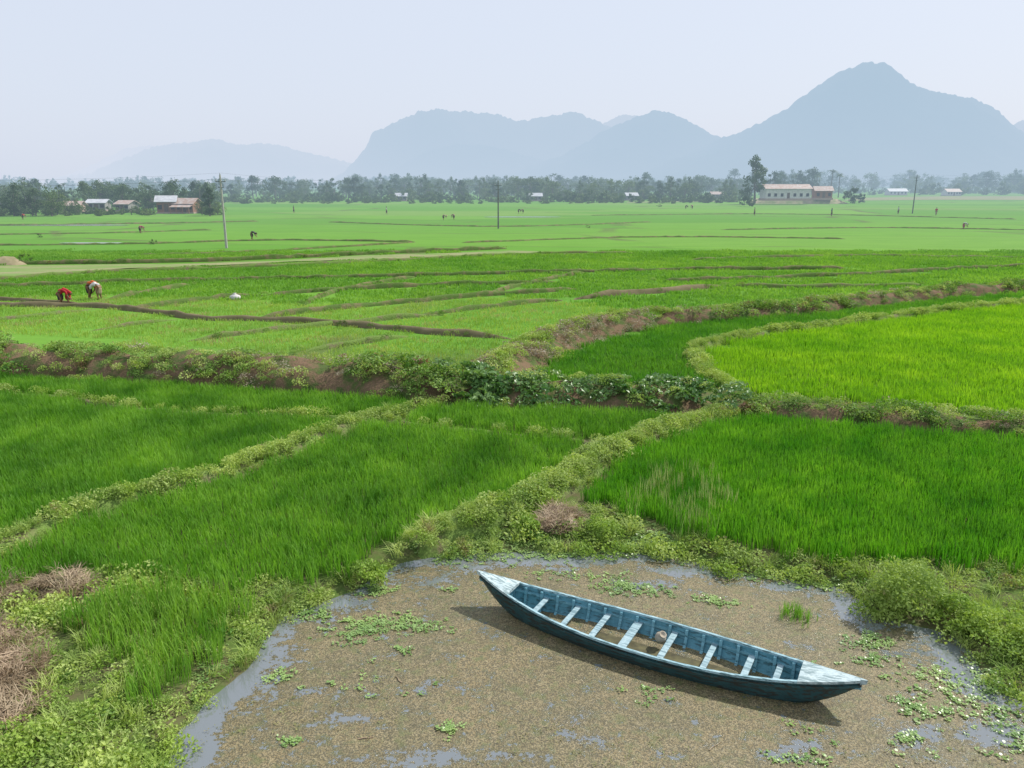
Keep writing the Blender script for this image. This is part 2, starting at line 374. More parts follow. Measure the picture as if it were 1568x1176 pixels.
def leaves(n,R,Hh,size,seed,up=0.6,stems=8,V=None,Fc=None,c=(0,0,0),shell=False):
    r=random.Random(seed); V=[] if V is None else V; Fc=[] if Fc is None else Fc
    for i in range(n):
        a=r.random()*6.283; q=math.sqrt(r.random()); zz=r.random()
        rad=R*q
        top=Hh*math.sqrt(max(0,1-q*q*0.85)); z=top*(zz**0.5) if not shell else top*(0.7+0.3*zz)
        ctr=Vector((c[0]+rad*math.cos(a),c[1]+rad*math.sin(a),c[2]+z))
        nrm=Vector((r.gauss(0,1),r.gauss(0,1),r.gauss(0,1)+up*2)).normalized()
        t=nrm.orthogonal().normalized(); t=Matrix.Rotation(r.random()*6.28,3,nrm)@t; bt=nrm.cross(t); s=size*(0.6+0.8*r.random())
        b0=len(V); 
        V+=[tuple(ctr-t*s*.5),tuple(ctr+bt*s*.33+nrm*s*.1),tuple(ctr+t*s*.55-nrm*s*.08),tuple(ctr-bt*s*.33+nrm*s*.1)]
        Fc+=[(b0,b0+1,b0+2),(b0,b0+2,b0+3)]
    for i in range(stems):
        a=r.random()*6.283; q=r.random(); x,y=R*q*math.cos(a),R*q*math.sin(a); s=0.004
        b0=len(V); V+=[(c[0]+x*.5-s,c[1]+y*.5,c[2]),(c[0]+x*.5+s,c[1]+y*.5,c[2]),(c[0]+x,c[1]+y,c[2]+Hh*.95)]; Fc.append((b0,b0+1,b0+2))
    return V,Fc
def protos(name,gens,mat):
    obs=[]
    for i,(V,Fc) in enumerate(gens): obs.append(mesh_obj("%s_%02d"%(name,i),V,Fc,mat,link=False))
    return proto_collection(name+"_kit",obs)
def scatter(name,P3,col,nvar,scale,tilt=0.12,rot=None):
    P3=np.asarray(P3,float); n=len(P3)
    if n==0: return
    me=bpy.data.meshes.new(name); me.vertices.add(n); me.vertices.foreach_set('co',P3.astype(np.float32).ravel())
    a=me.attributes.new('rot','FLOAT_VECTOR','POINT')
    R=np.stack([rng.normal(0,tilt,n),rng.normal(0,tilt,n),rng.uniform(0,6.283,n)],1)
    if rot is not None: R=rot
    a.data.foreach_set('vector',R.astype(np.float32).ravel())
    a=me.attributes.new('scl','FLOAT','POINT'); a.data.foreach_set('value',np.broadcast_to(np.asarray(scale,np.float32),(n,)).copy())
    a=me.attributes.new('pid','INT','POINT'); a.data.foreach_set('value',rng.integers(0,nvar,n).astype(np.int32))
    o=bpy.data.objects.new(name,me); scene.collection.objects.link(o)
    t=bpy.data.node_groups.new(name+"_gn",'GeometryNodeTree')
    t.interface.new_socket("Geometry",in_out='INPUT',socket_type='NodeSocketGeometry'); t.interface.new_socket("Geometry",in_out='OUTPUT',socket_type='NodeSocketGeometry')
    N=t.nodes; L=t.links; gi=N.new('NodeGroupInput'); go=N.new('NodeGroupOutput')
    ci=N.new('GeometryNodeCollectionInfo'); ci.inputs['Collection'].default_value=col; ci.inputs['Separate Children'].default_value=True; ci.inputs['Reset Children'].default_value=True
    ip=N.new('GeometryNodeInstanceOnPoints'); ip.inputs['Pick Instance'].default_value=True
    def na(nm,ty):
        x=N.new('GeometryNodeInputNamedAttribute'); x.data_type=ty; x.inputs['Name'].default_value=nm; return x.outputs['Attribute']
    L.new(gi.outputs[0],ip.inputs['Points']); L.new(ci.outputs[0],ip.inputs['Instance'])
    L.new(na('rot','FLOAT_VECTOR'),ip.inputs['Rotation']); L.new(na('scl','FLOAT'),ip.inputs['Scale']); L.new(na('pid','INT'),ip.inputs['Instance Index'])
    L.new(ip.outputs[0],go.inputs[0])
    m=o.modifiers.new("scatter",'NODES'); m.node_group=t
    return o
def sample(poly,dens):
    poly=np.asarray(poly); lo=poly.min(0); hi=poly.max(0); lo[0]=max(lo[0],-hi[1]-8); hi[0]=min(hi[0],hi[1]+8)
    n=int((hi[0]-lo[0])*(hi[1]-lo[1])*dens); x=rng.uniform(lo[0],hi[0],n); y=rng.uniform(lo[1],hi[1],n)
    k=inpoly(x,y,poly)&(np.abs(x)<y*0.8+5); return x[k],y[k]
def tiles(poly,T,ang=0.0):
    poly=np.asarray(poly); lo=poly.min(0); hi=poly.max(0); lo[0]=max(lo[0],-hi[1]-8); hi[0]=min(hi[0],hi[1]+8)
    c=(lo+hi)/2; R_=np.hypot(*(hi-lo))/2+T; g=np.arange(-R_,R_,T); gx,gy=np.meshgrid(g,g); gx=gx.ravel(); gy=gy.ravel()
    x=c[0]+gx*math.cos(ang)-gy*math.sin(ang); y=c[1]+gx*math.sin(ang)+gy*math.cos(ang)
    x=x+rng.uniform(-.06,.06,len(x))*T; y=y+rng.uniform(-.06,.06,len(x))*T
    k=inpoly(x,y,poly)&(np.abs(x)<y*0.78+4); return x[k],y[k]
def clear(x,y,f=0.9,pad=0.0,rng_b=None):
    k=np.ones(x.shape,bool)
    for b in (bunds if rng_b is None else rng_b): k&=pdist(x,y,b['line'])>b['hw']*f+pad
    return k
def ricen(nm,mat,h,w,n,T,lean=0.3,s3=True): return (protos(nm,[blades(n,T*1.12,h,w,100+i,lean,segs3=s3) for i in range(5)],mat),T)
K_a=ricen("rice_patch_a",M_rice_a,0.38,0.015,150,0.5,0.28)
K_b=ricen("rice_patch_b",M_rice_b,0.44,0.015,160,0.5,0.25)
K_e=ricen("rice_patch_e",M_rice_e,0.36,0.024,300,1.0,0.25,False)
K_d=ricen("rice_patch_d",M_rice_d,0.36,0.024,280,1.0,0.3,False)
K_s=ricen("seedling_patch",M_rice_s,0.20,0.022,120,1.1,0.4,False)
K_f=ricen("rice_patch_f",M_rice_f,0.24,0.05,240,1.8,0.35,False)
def do_rice(name,poly,KT,ang=0.1,pad=None,skip=None,vary=0.16):
    K,T=KT; x,y=tiles(poly,T,ang); pad=T*0.35 if pad is None else pad
    k=clear(x,y,0.85,pad); k&=~inpoly(x,y,pond)&(pdist(x,y,pond,True)>0.45)
    if skip is not None: k&=~skip(x,y)
    x,y=x[k],y[k]; s=1.0+vary*(fbm(x*0.5,y*0.5,11)-.47)*2+rng.uniform(-.06,.06,len(x))
    R=np.stack([rng.normal(0,.04,len(x)),rng.normal(0,.04,len(x)),ang+rng.integers(0,4,len(x))*math.pi/2+rng.normal(0,.1,len(x))],1)
    scatter(name,np.stack([x,y,0*x],1),K,5,s,rot=R)
polyA=g2([(-400,560),(0,580),(200,592),(400,606),(600,618),(700,624),(900,636),(1110,645),(1000,680),(935,708),(880,745),(830,775),(740,800),(660,830),(600,862),(520,885),(400,905),(300,893),(150,882),(0,900),(-400,1010)])
polyB=g2([(1125,645),(1300,663),(1568,682),(2100,730),(2100,960),(1568,880),(1400,862),(1300,868),(1150,845),(1060,828),(960,795),(905,765),(935,715),(1010,680)])
polyD=g2([(780,600),(850,555),(940,520),(1050,500),(1200,485),(1400,468),(1568,452),(1850,430),(1850,455),(1568,468),(1420,482),(1300,498),(1150,518),(1075,535),(1070,555),(1110,600),(1000,608)])
polyE=g2([(1085,555),(1085,538),(1160,520),(1300,501),(1420,485),(1568,471),(2000,435),(2100,690),(1568,642),(1400,628),(1250,612),(1140,602)])
do_rice("rice_field",polyA,K_a,-0.25)
do_rice("rice_field",polyB,K_b,0.35)
do_rice("rice_field",polyD,K_d,0.5,0.1)
do_rice("rice_field",polyE,K_e,0.5,0.2)
M_rice_g=foliage("rice_bank",(0.15,0.33,0.035),(0.23,0.42,0.06),0.4,0.5)
do_rice("rice_clump",g2([(90,960),(200,925),(330,915),(400,935),(395,985),(330,1045),(285,1085),(200,1075),(180,1010)]),ricen("rice_patch_g",M_rice_g,0.5,0.014,80,0.4,0.3),0.3,0.0,vary=.3)
x,y=sample(g2([(950,800),(970,735),(1090,725),(1120,790),(1080,830),(990,815)]),9)
scatter("reed_patch",np.stack([x,y,0*x],1),protos("reed",[blades(12,0.3,0.56,0.010,300+i,0.12) for i in range(3)],foliage("pale_reed",(0.32,0.42,0.14),(0.45,0.50,0.24),0.3,1)),3,rng.uniform(.8,1.2,len(x)),0.05)
polyS=g2([(-400,480),(-400,505),(0,515),(150,520),(300,535),(450,552),(600,568),(720,572),(800,535),(870,500),(960,478),(870,462),(760,455),(560,472),(300,455),(0,455),(-400,455)])
do_rice("rice_seedling_field",polyS,K_s,-0.2,0.15)
dryp=g2([(-250,429),(0,426),(100,420),(300,410),(600,398),(780,391),(970,389.5),(970,387),(780,384),(560,391),(300,403),(120,406),(0,406),(-250,404)])
do_rice("rice_field",g2([(-600,385),(2100,385),(2100,500),(-600,500)]),K_f,0.15,0.35,skip=lambda x,y: inpoly(x,y,polyS)|inpoly(x,y,polyD)|inpoly(x,y,polyE)|inpoly(x,y,dryp))

# weeds
K_w=protos("weed_clump",[leaves(100,0.24,0.26,0.052,400+i) for i in range(5)],M_weed)
K_w2=protos("weed_dark_clump",[leaves(120,0.34,0.32,0.075,420+i) for i in range(5)],M_weed2)
K_w3=protos("weed_light_big_clump",[leaves(110,0.36,0.32,0.075,430+i) for i in range(5)],M_weed)
K_v=protos("vine_clump",[leaves(90,0.42,0.30,0.14,440+i,up=0.9,stems=3,shell=True) for i in range(5)],M_vine)
K_dv=protos("dry_vine_clump",[leaves(60,0.4,0.22,0.07,460+i,stems=30) for i in range(4)],M_dryvine)
K_st=protos("straw_clump",[blades(90,0.45,0.10,0.012,480+i,flat=True) for i in range(4)],M_straw)
K_g=protos("grass_tuft",[blades(36,0.12,0.30,0.010,500+i,0.9,square=False) for i in range(4)],M_weed)
def along(b,dens,spread=1.0):
    L=b['line']; seg=np.hypot(*np.diff(L,axis=0).T); cum=np.concatenate([[0],np.cumsum(seg)]); n=int(cum[-1]*dens)
    t=rng.uniform(0,cum[-1],n); x=np.interp(t,cum,L[:,0]); y=np.interp(t,cum,L[:,1])
    x=x+rng.uniform(-1,1,n)*b['hw']*spread; y=y+rng.uniform(-1,1,n)*b['hw']*spread
    k=np.abs(x)<y*0.85+5; return x[k],y[k]
wx=[];wy=[];ws=[]
for b in bunds[:n_near]:
    if b['veg']=='light':
        x,y=along(b,b['dens']*0.42,1.05)
        wx.append(x);wy.append(y);ws.append(rng.uniform(.5,1.15,len(x))*(0.5+1.0*vn(x*0.9,y*0.9,21)))
x=np.concatenate(wx);y=np.concatenate(wy);s=np.concatenate(ws)
scatter("bund_weeds",np.stack([x,y,ground_z(x,y)],1),K_w,5,s)
x,y=x[::2]+0.07,y[::2]
scatter("bund_grass",np.stack([x,y,ground_z(x,y)-0.02],1),K_g,4,rng.uniform(.6,1.1,len(x)))
fx_=[];fy_=[];fz_=[]
for b in bunds[n_near:n_near+19]:
    x,y=along(b,1.8,1.0); fx_.append(x); fy_.append(y); fz_.append(0*x+b['h']*.5)
x=np.concatenate(fx_);y=np.concatenate(fy_); k=vn(x*.25,y*.25,77)>.5
scatter("paddy_bund_grass",np.stack([x,y,np.concatenate(fz_)-.05],1)[k],K_w2,5,rng.uniform(.35,.75,k.sum()),0.2)
for b in bunds[:n_near]:
    if b['veg']=='emb':
        area=b['hw']*2; x,y=along(b,area*5.0,1.0); k=fbm(x*0.45,y*0.6,31)+rng.normal(0,0.07,len(x))>0.34; x,y=x[k],y[k]
        hs=0.85 if b['hw']>1 else 0.72
        scatter("embankment_bushes",np.stack([x,y,ground_z(x,y)-0.03],1),K_w2,5,hs*rng.uniform(.6,1.5,len(x))*(0.5+1.2*vn(x*.6,y*.6,33)),0.2)
        x,y=along(b,area*3.6,1.1); k=vn(x*0.5,y*0.5,35)>0.36; x,y=x[k],y[k]
        scatter("embankment_weeds",np.stack([x,y,ground_z(x,y)+.05],1),K_w3,5,hs*rng.uniform(.5,1.1,len(x)),0.2)
        x,y=along(b,area*1.5,1.0); k=vn(x*0.5,y*0.5,36)>0.5; x,y=x[k],y[k]
        scatter("embankment_dry_vines",np.stack([x,y,ground_z(x,y)+.12],1),K_dv,4,rng.uniform(.5,.9,len(x)),0.2)
    elif b['veg']=='vine':
        x,y=along(b,b['hw']*2*5.5,1.1)
        scatter("vine_thicket",np.stack([x,y,ground_z(x,y)-0.05],1),K_v,5,rng.uniform(.6,1.2,len(x))*(.7+.6*vn(x*.8,y*.8,3)),0.35)
        x,y=along(b,b['hw']*2*1.5,1.1); scatter("embankment_weeds",np.stack([x,y,ground_z(x,y)+.15],1),K_w3,5,rng.uniform(.5,1.0,len(x)),0.2)
    elif b['veg']=='dry':
        x,y=along(b,b['hw']*2*7,1.1); k=vn(x*0.8,y*0.8,37)>0.46
        scatter("dry_vine_thicket",np.stack([x[k],y[k],ground_z(x[k],y[k])],1),K_dv,4,rng.uniform(.6,1.1,k.sum()),0.3)
        k=~k; scatter("embankment_weeds",np.stack([x[k],y[k],ground_z(x[k],y[k])],1),K_w3,5,rng.uniform(.5,1.0,k.sum()),0.2)
        x,y=along(b,8,0.6); y=y+b['hw']*0.5; scatter("embankment_weeds",np.stack([x,y,ground_z(x,y)],1),K_w3,5,rng.uniform(.5,1.0,len(x)),0.2)
W1=g2([(-300,905),(0,900),(170,878),(300,885),(400,893),(450,915),(430,955),(395,990),(335,1045),(290,1100),(250,1200),(230,1290),(-300,1290)])
W2=g2([(400,896),(520,880),(620,848),(660,812),(760,790),(830,768),(880,775),(960,790),(1000,835),(880,848),(760,850),(650,862),(560,892),(450,946),(410,930)])
W3=g2([(990,826),(1060,822),(1150,846),(1300,862),(1400,858),(1568,872),(1900,905),(1900,1300),(1720,1250),(1600,1100),(1530,1055),(1480,1000),(1420,960),(1335,950),(1290,902),(1200,885),(1080,868),(1000,850)])
straw=[g2([(-60,960),(30,968),(65,1010),(60,1070),(30,1115),(-80,1130)]),g2([(-60,905),(60,885),(150,888),(165,905),(90,920),(-20,932)]),g2([(825,800),(850,782),(890,790),(892,808),(850,818),(825,815)])]
def on_bank(x,y,z0=0.0): return np.maximum(ground_z(x,y),WZ)
for nm,Pg,dn in (("bank_weeds",W1,19),("bank_weeds",W2,20),("bank_weeds",W3,17)):
    x,y=sample(Pg,dn); k=np.ones(len(x),bool)
    for s_ in straw: k&=~inpoly(x,y,s_)
    k&=(fbm(x*0.8,y*0.8,41)+rng.normal(0,.05,len(x)))>0.27
    k&=~(inpoly(x,y,pond)&(pdist(x,y,pond,True)>0.15))
    x,y=x[k],y[k]; s=rng.uniform(.35,.95,len(x))*(0.45+1.1*fbm(x*0.7,y*0.7,43))*1.15
    scatter(nm,np.stack([x,y,on_bank(x,y)-0.02],1),K_w,5,s,0.2)
    x,y=sample(Pg,dn*0.4); k=~inpoly(x,y,pond); x,y=x[k],y[k]; scatter("bank_grass",np.stack([x,y,on_bank(x,y)-0.02],1),K_g,4,rng.uniform(.5,1.2,len(x)),0.2)
    x,y=sample(Pg,dn*0.10); k=~inpoly(x,y,pond); x,y=x[k],y[k]; scatter("bank_dark_weeds",np.stack([x,y,on_bank(x,y)-0.02],1),K_w2,5,rng.uniform(.4,.8,len(x)),0.2)
def shrub(name,u,v,R,Hh,n,mat,size=0.055):
    X0,Y0,_=gp(u,v); V,Fc=[],[]
    r=random.Random(int(u+v))
    for k in range(n):
        a=r.random()*6.28; q=math.sqrt(r.random()); cx,cy=R*.75*q*math.cos(a),R*.75*q*math.sin(a)
        cz=Hh*0.75*math.sqrt(max(0,1-q*q))*r.uniform(0.3,1.0)
        leaves(70,R*0.3,Hh*0.32,size,r.randint(0,9999),0.5,6,V,Fc,(cx,cy,cz))
    for k in range(14):
        a=r.random()*6.28; b0=len(V); V+=[(-.008,0,0),(.008,0,0),(R*.6*math.cos(a),R*.6*math.sin(a),Hh*r.uniform(.5,.9))]; Fc.append((b0,b0+1,b0+2))
    o=mesh_obj(name,V,Fc,mat); o.location=(X0,Y0,-0.1); return o
shrub("shrub",1385,925,0.72,1.0,46,M_weed)
shrub("shrub",1465,945,0.5,0.5,22,M_weed)
shrub("shrub",1530,975,0.7,0.6,30,M_weed)
shrub("shrub",1590,1000,0.7,0.6,30,M_weed)
shrub("shrub",810,808,0.5,0.42,20,M_weed)
shrub("shrub",925,815,0.5,0.5,20,M_weed)
shrub("shrub",560,880,0.45,0.4,18,M_weed)
shrub("shrub",690,575,0.55,0.9,22,M_weed2,0.09)
shrub("shrub",1150,640,0.6,0.7,22,M_weed2,0.08)
for i,s_ in enumerate(straw):
    c=s_.mean(0); gz=lambda q: float(ground_z(np.array([q[0]]),np.array([q[1]]))[0])
    V=[(c[0],c[1],gz(c)+0.16)]
    ring=smooth(np.vstack([s_,s_[:1]]),0.15)
    for t,zz in ((0.55,0.12),(1.0,-0.08)):
        for p in ring: 
            q=c+(p-c)*t; V.append((q[0],q[1],gz(q)+zz*(0.7+0.6*random.random())))
    n=len(ring); Fc=[(0,1+k,1+(k+1)%n) for k in range(n)]+[(1+k,1+n+k,1+n+(k+1)%n,1+(k+1)%n) for k in range(n)]
    mesh_obj("straw_heap",V,Fc,M_straw,smoothf=True)
    x,y=sample(s_,60); d=np.clip(pdist(x,y,s_,True)/0.6,0,1)
    scatter("straw_litter",np.stack([x,y,ground_z(x,y)+0.15*d],1),K_st,4,rng.uniform(.5,1.0,len(x)),0.3)

# ------------------------------------------------------------------ pond water with algae mat
xs2=np.arange(-7,10,0.07); ys2=np.arange(1.8,15.5,0.07); X2,Y2=np.meshgrid(xs2,ys2); x=X2.ravel(); y=Y2.ravel()
ins=inpoly(x,y,pond); d=pdist(x,y,pond,True)
wd_=0.22+0.40*fbm(x*0.9,y*0.9,61)
openv=np.exp(-(d/wd_)**2)*0.75*np.where(x<1.2,1.0,0.7)
openv=np.where(ins,openv,0.8)
spots=[(520,925,.6,.2,.6),(340,1080,.2,.5,.5),(300,1150,.3,.5,.5),(890,860,1.1,.25,.7),(1035,875,.5,.18,.7),(650,890,.7,.2,.6),(1298,932,.16,.45,.9),(1455,1010,.2,.5,.9),(1490,1045,.25,.4,.7),(640,1168,.7,.2,.6),(780,1160,.5,.12,.5),(980,895,.7,.2,.5),(1080,920,.4,.12,.55),(1200,900,.5,.15,.7),(540,1100,.35,.12,.5),(1200,1150,.6,.2,.4),(720,870,.6,.15,.5),(1420,1130,.7,.35,.4),(1380,1000,.5,.2,.45),(1530,1120,.5,.3,.5),(700,1050,.8,.15,.35),(480,1060,.5,.12,.4),(900,1130,.5,.1,.4)]
for u,v,rx,ry,a in spots:
    p=gp(u,v,WZ); openv=openv+a*np.exp(-((x-p[0])/rx)**2-((y-p[1])/ry)**2)
ny2,nx2=X2.shape; idx=np.arange(nx2*ny2).reshape(ny2,nx2)
fq=np.stack([idx[:-1,:-1].ravel(),idx[:-1,1:].ravel(),idx[1:,1:].ravel(),idx[1:,:-1].ravel()],1)
keep=((ins|(d<0.35))[fq]).any(1); fq=fq[keep]
used=np.unique(fq); remap=-np.ones(len(x),int); remap[used]=np.arange(len(used))
def pondmat():
    b=MB("pond_water_with_algae",False)
    at=b.n.new('ShaderNodeAttribute'); at.attribute_name='openw'
    n1=b.noise(5,6,rough=0.7); n2=b.noise(48,3); n3=b.noise(1.1,5); n4=b.noise(20,4); n6=b.noise(1.8,6,b.vmul(b.pos,(1,1.7,1)))
    m=b.math('ADD',at.outputs['Fac'],b.mr(n1,0.3,0.7,-0.42,0.42)); m=b.math('ADD',m,b.mr(n6,0.35,0.65,-0.28,0.26)); m=b.math('ADD',m,b.mr(n4,0.3,0.7,-0.18,0.18))
    mask=b.mr(m,0.38,0.45)
    damp=b.mr(m,0.05,0.36)
    alg=b.mix(b.mr(n3,0.38,0.62),(0.235,0.180,0.082),(0.150,0.128,0.055))
    alg=b.mix(b.mr(n4,0.42,0.58,0,0.8),alg,(0.32,0.265,0.145))
    alg=b.mix(b.mr(n2,0.46,0.54,0,0.85),alg,(0.062,0.055,0.027))
    alg=b.mix(b.mr(n1,0.50,0.62,0,0.6),alg,(0.125,0.150,0.04))
    alg=b.mix(b.math('MULTIPLY',damp,0.55),alg,(0.085,0.08,0.045))
    wet=b.mr(damp,0.0,1.0,0.6,0.2)
    pa=b.prin(alg,wet,0.6,n2,0.9,0.02)
    wv=b.prin((0.15,0.17,0.18),0.05,1.0,b.noise(2.0,3),0.05,0.03); b.lastp.inputs['IOR'].default_value=1.6
    ms=b.n.new('ShaderNodeMixShader'); b.l.new(mask,ms.inputs[0]); b.l.new(pa,ms.inputs[1]); b.l.new(wv,ms.inputs[2])
    return b.finish(ms.outputs[0])
po=big_mesh("pond_water",np.stack([x[used],y[used],np.full(len(used),WZ)],1),remap[fq],pondmat())
a=po.data.attributes.new('openw','FLOAT','POINT'); a.data.foreach_set('value',openv[used].astype(np.float32))
def rosette(n,seed,s=0.045):
    r=random.Random(seed); V=[];Fc=[]
    for i in range(n):
        a=r.random()*6.28; q=0.02+0.07*r.random(); cx,cy=q*math.cos(a),q*math.sin(a); z=0.01+0.03*r.random(); ss=s*(0.6+0.7*r.random()); ti=r.uniform(-.5,.9)
        b0=len(V); V.append((cx,cy,z))
        for k in range(7):
            t=a+k/7*6.283; V.append((cx+ss*.5*math.cos(t),cy+ss*.5*math.sin(t),z+ss*.35*math.cos(t-a)*ti))
        Fc+=[(b0,b0+1+k,b0+1+(k+1)%7) for k in range(7)]
    return V,Fc
K_fl=protos("floating_plant",[rosette(9,600+i) for i in range(5)],M_float)
cl=[(545,965,.55,.16,34),(610,955,.6,.12,34),(615,996,.12,.05,6),(735,912,.3,.14,24),(700,905,.2,.06,8),(950,897,.45,.22,40),(1000,905,.4,.12,18),(1080,918,.3,.09,14),(1330,983,.35,.12,30),(1430,1035,.45,.2,30),(1400,1085,.35,.15,22),(1385,1128,.2,.08,14),(1480,1075,.4,.2,22),(1540,1105,.4,.2,22),(690,1118,.12,.07,7),(430,1035,.16,.06,10),(440,1137,.1,.05,6),(380,975,.3,.15,25),(760,838,1.2,.35,190),(860,850,.5,.12,40),(690,850,.5,.2,60),(1010,835,.8,.3,90),(930,835,.6,.3,80),(570,903,.35,.12,30),(1180,880,.8,.16,55),(1260,895,.4,.12,30),(320,1045,.2,.3,25),(1230,1165,.4,.1,12),(980,1065,.5,.15,6),(1250,1110,.5,.2,8),(480,940,.3,.12,26),(1330,1010,.3,.1,14),(1520,1040,.3,.3,25),(1560,1140,.4,.2,15),(655,960,.3,.1,12),(1110,925,.3,.06,8),(570,965,.9,.25,25),(1350,1090,1.0,.6,30),(560,1040,.8,.2,8),(880,880,.8,.12,20)]
fx_=[];fy_=[]
for u,v,rx,ry,n in cl:
    p=gp(u,v,WZ); fx_.append(rng.normal(p[0],rx*.6,n*2)); fy_.append(rng.normal(p[1],ry*1.0,n*2))
x=np.concatenate(fx_);y=np.concatenate(fy_)
bw=np.array(gp(735,878,0.36)); st=np.array(gp(1320,1046,0.30))
k=pdist(x,y,np.array([bw[:2],st[:2]]))>0.6; x,y=x[k],y[k]
scatter("floating_water_plants",np.stack([x,y,np.maximum(WZ,base_z(x,y))],1),K_fl,5,rng.uniform(.4,.9,len(x)),0.05)
# tiny sprigs sprinkled through the algae mat
px_=rng.uniform(-4.2,7.5,2600); py_=rng.uniform(7.5,14,2600); k=inpoly(px_,py_,pond)&(fbm(px_*.9,py_*1.3,91)>.50)&(pdist(px_,py_,np.array([bw[:2],st[:2]]))>0.6); px_,py_=px_[k],py_[k]
scatter("floating_duckweed_sprigs",np.stack([px_,py_,0*px_+WZ],1),protos("sprig",[rosette(4,650+i,0.028) for i in range(4)],foliage("sprig_leaf",(0.17,0.20,0.06),(0.30,0.27,0.13),0.2,1.5)),4,rng.uniform(.35,.8,len(px_)),0.05)
c0=gp(1217,945,WZ); x=rng.normal(c0[0],0.13,60); y=rng.normal(c0[1],0.13,60)
scatter("water_grass_tuft",np.stack([x,y,0*x+WZ],1),protos("wg",[blades(6,0.05,0.26,0.008,700+i,0.3) for i in range(3)],M_rice_a),3,rng.uniform(.5,.95,60),0.1)
for (u,v,L_,a_) in [(1095,1142,.25,.7),(610,1040,.2,2.2),(880,1110,.15,1.2),(560,1130,.2,.2)]:
    p=gp(u,v,WZ+.01); V=[];Fc=[]
    for t in range(4):
        for k in range(5): V.append((L_*(t/3-.5),0.008*math.cos(k*1.256)*(1-.2*t)+0.01*math.sin(t*2),0.008*math.sin(k*1.256)))
    for t in range(3):
        for k in range(5): Fc.append((t*5+k,t*5+(k+1)%5,(t+1)*5+(k+1)%5,(t+1)*5+k))
    o=mesh_obj("floating_stick",V,Fc,M_straw); o.location=p; o.rotation_euler=(0,0,a_)

# ------------------------------------------------------------------ boat
def paint(name,c1,c2,worn,amt=0.6,rough=0.55):
    b=MB(name,False); tc=b.n.new('ShaderNodeTexCoord'); v=tc.outputs['Object']
    n1=b.noise(5,6,v); n2=b.noise(3,6,b.vmul(v,(1.2,9,9))); n3=b.noise(30,3,v)
    c=b.mix(b.mr(n1,0.3,0.7),c1,c2); c=b.mix(b.mr(n2,amt,amt+0.06),c,worn); c=b.mix(b.mr(n3,0.45,0.7,0,0.35),c,worn)
    return b.finish(b.prin(c,rough,0.35,n2,0.3,0.01))
M_in=paint("boat_inner_blue",(0.07,0.22,0.28),(0.13,0.33,0.40),(0.05,0.12,0.14),0.53)
M_rib=paint("boat_rib_blue",(0.14,0.34,0.41),(0.21,0.42,0.49),(0.06,0.15,0.17),0.57)
M_hull=paint("boat_hull_dark",(0.016,0.062,0.07),(0.035,0.10,0.105),(0.035,0.04,0.035),0.50,0.5)
M_lt=paint("boat_pale_blue",(0.40,0.50,0.52),(0.52,0.62,0.62),(0.20,0.28,0.29),0.50)
M_thw=paint("boat_thwart_blue",(0.27,0.40,0.44),(0.39,0.51,0.54),(0.15,0.24,0.27),0.50)
M_gun=paint("boat_gunwale",(0.26,0.44,0.50),(0.40,0.56,0.60),(0.10,0.19,0.21),0.51)
M_bilge=simple("boat_bilge",(0.10,0.085,0.03),(0.035,0.035,0.022),7,0.35,0.5,False)
c=(bw+st)/2; Lb=float(np.linalg.norm((st-bw)[:2]))
boat=empty("wooden_rowing_boat",(c[0],c[1],WZ),math.atan2(st[1]-bw[1],st[0]-bw[0]))
def hw(t): return 0.53*max(0,1-abs(t)**2.1)**0.95+0.012
def zg(t): return 0.27+(0.28 if t<0 else 0.24)*abs(t)**2.6
def zk(t):
    a=abs(t); 
    return -0.10 if a<0.62 else -0.10+(zg(t)-0.06+0.10)*((a-0.62)/0.38)**1.7
def secO(t):
    w=hw(t);g=zg(t);k=zk(t); return [(w,g),(w*.965,k+.62*(g-k)),(w*.86,k+.28*(g-k)),(w*.66,k+.06*(g-k)),(0,k)]
def secI(t):
    w=max(hw(t)-.028,.004);g=zg(t);k=min(zk(t)+.035,g-.01); return [(w,g),(w*.965,k+.62*(g-k)),(w*.86,k+.28*(g-k)),(w*.64,k+.05*(g-k)),(0,k+.005)]
ts=np.linspace(-1,1,61)
def full(sec): return [(x_,z_) for x_,z_ in sec]+[(-x_,z_) for x_,z_ in sec[-2::-1]]
def loft(sf,ts_,name,mat,flip=False,smf=True):
    V=[];Fc=[];k=9
    for t in ts_:
        for (yy,zz) in full(sf(t)): V.append((t*Lb/2,yy,zz))
    for i in range(len(ts_)-1):
        for j in range(k-1): Fc.append((i*k+j,i*k+j+1,(i+1)*k+j+1,(i+1)*k+j))
    return mesh_obj(name,V,Fc,mat,boat,smf)
loft(secO,ts,"hull_planks",M_hull); loft(secI,ts[4:-4],"inner_planking",M_in)
def rail(sgn,name,wo,wi,zt,zb,mat):
    V=[];Fc=[]
    for t in ts:
        w=hw(t); g=zg(t); a=sgn*(w+wo); b_=sgn*max(w-wi,0.002)
        V+=[(t*Lb/2,a,g+zt),(t*Lb/2,b_,g+zt),(t*Lb/2,b_,g+zb),(t*Lb/2,a,g+zb)]
    for i in range(len(ts)-1):
        for j in range(4): Fc.append((i*4+j,i*4+(j+1)%4,(i+1)*4+(j+1)%4,(i+1)*4+j))
    return mesh_obj(name,V,Fc,mat,boat)
rail(1,"gunwale_left",.010,.030,.020,-.015,M_gun); rail(-1,"gunwale_right",.010,.030,.020,-.015,M_gun)
rail(1,"rub_strake_left",.016,-.001,-.05,-.085,M_hull); rail(-1,"rub_strake_right",.016,-.001,-.05,-.085,M_hull)
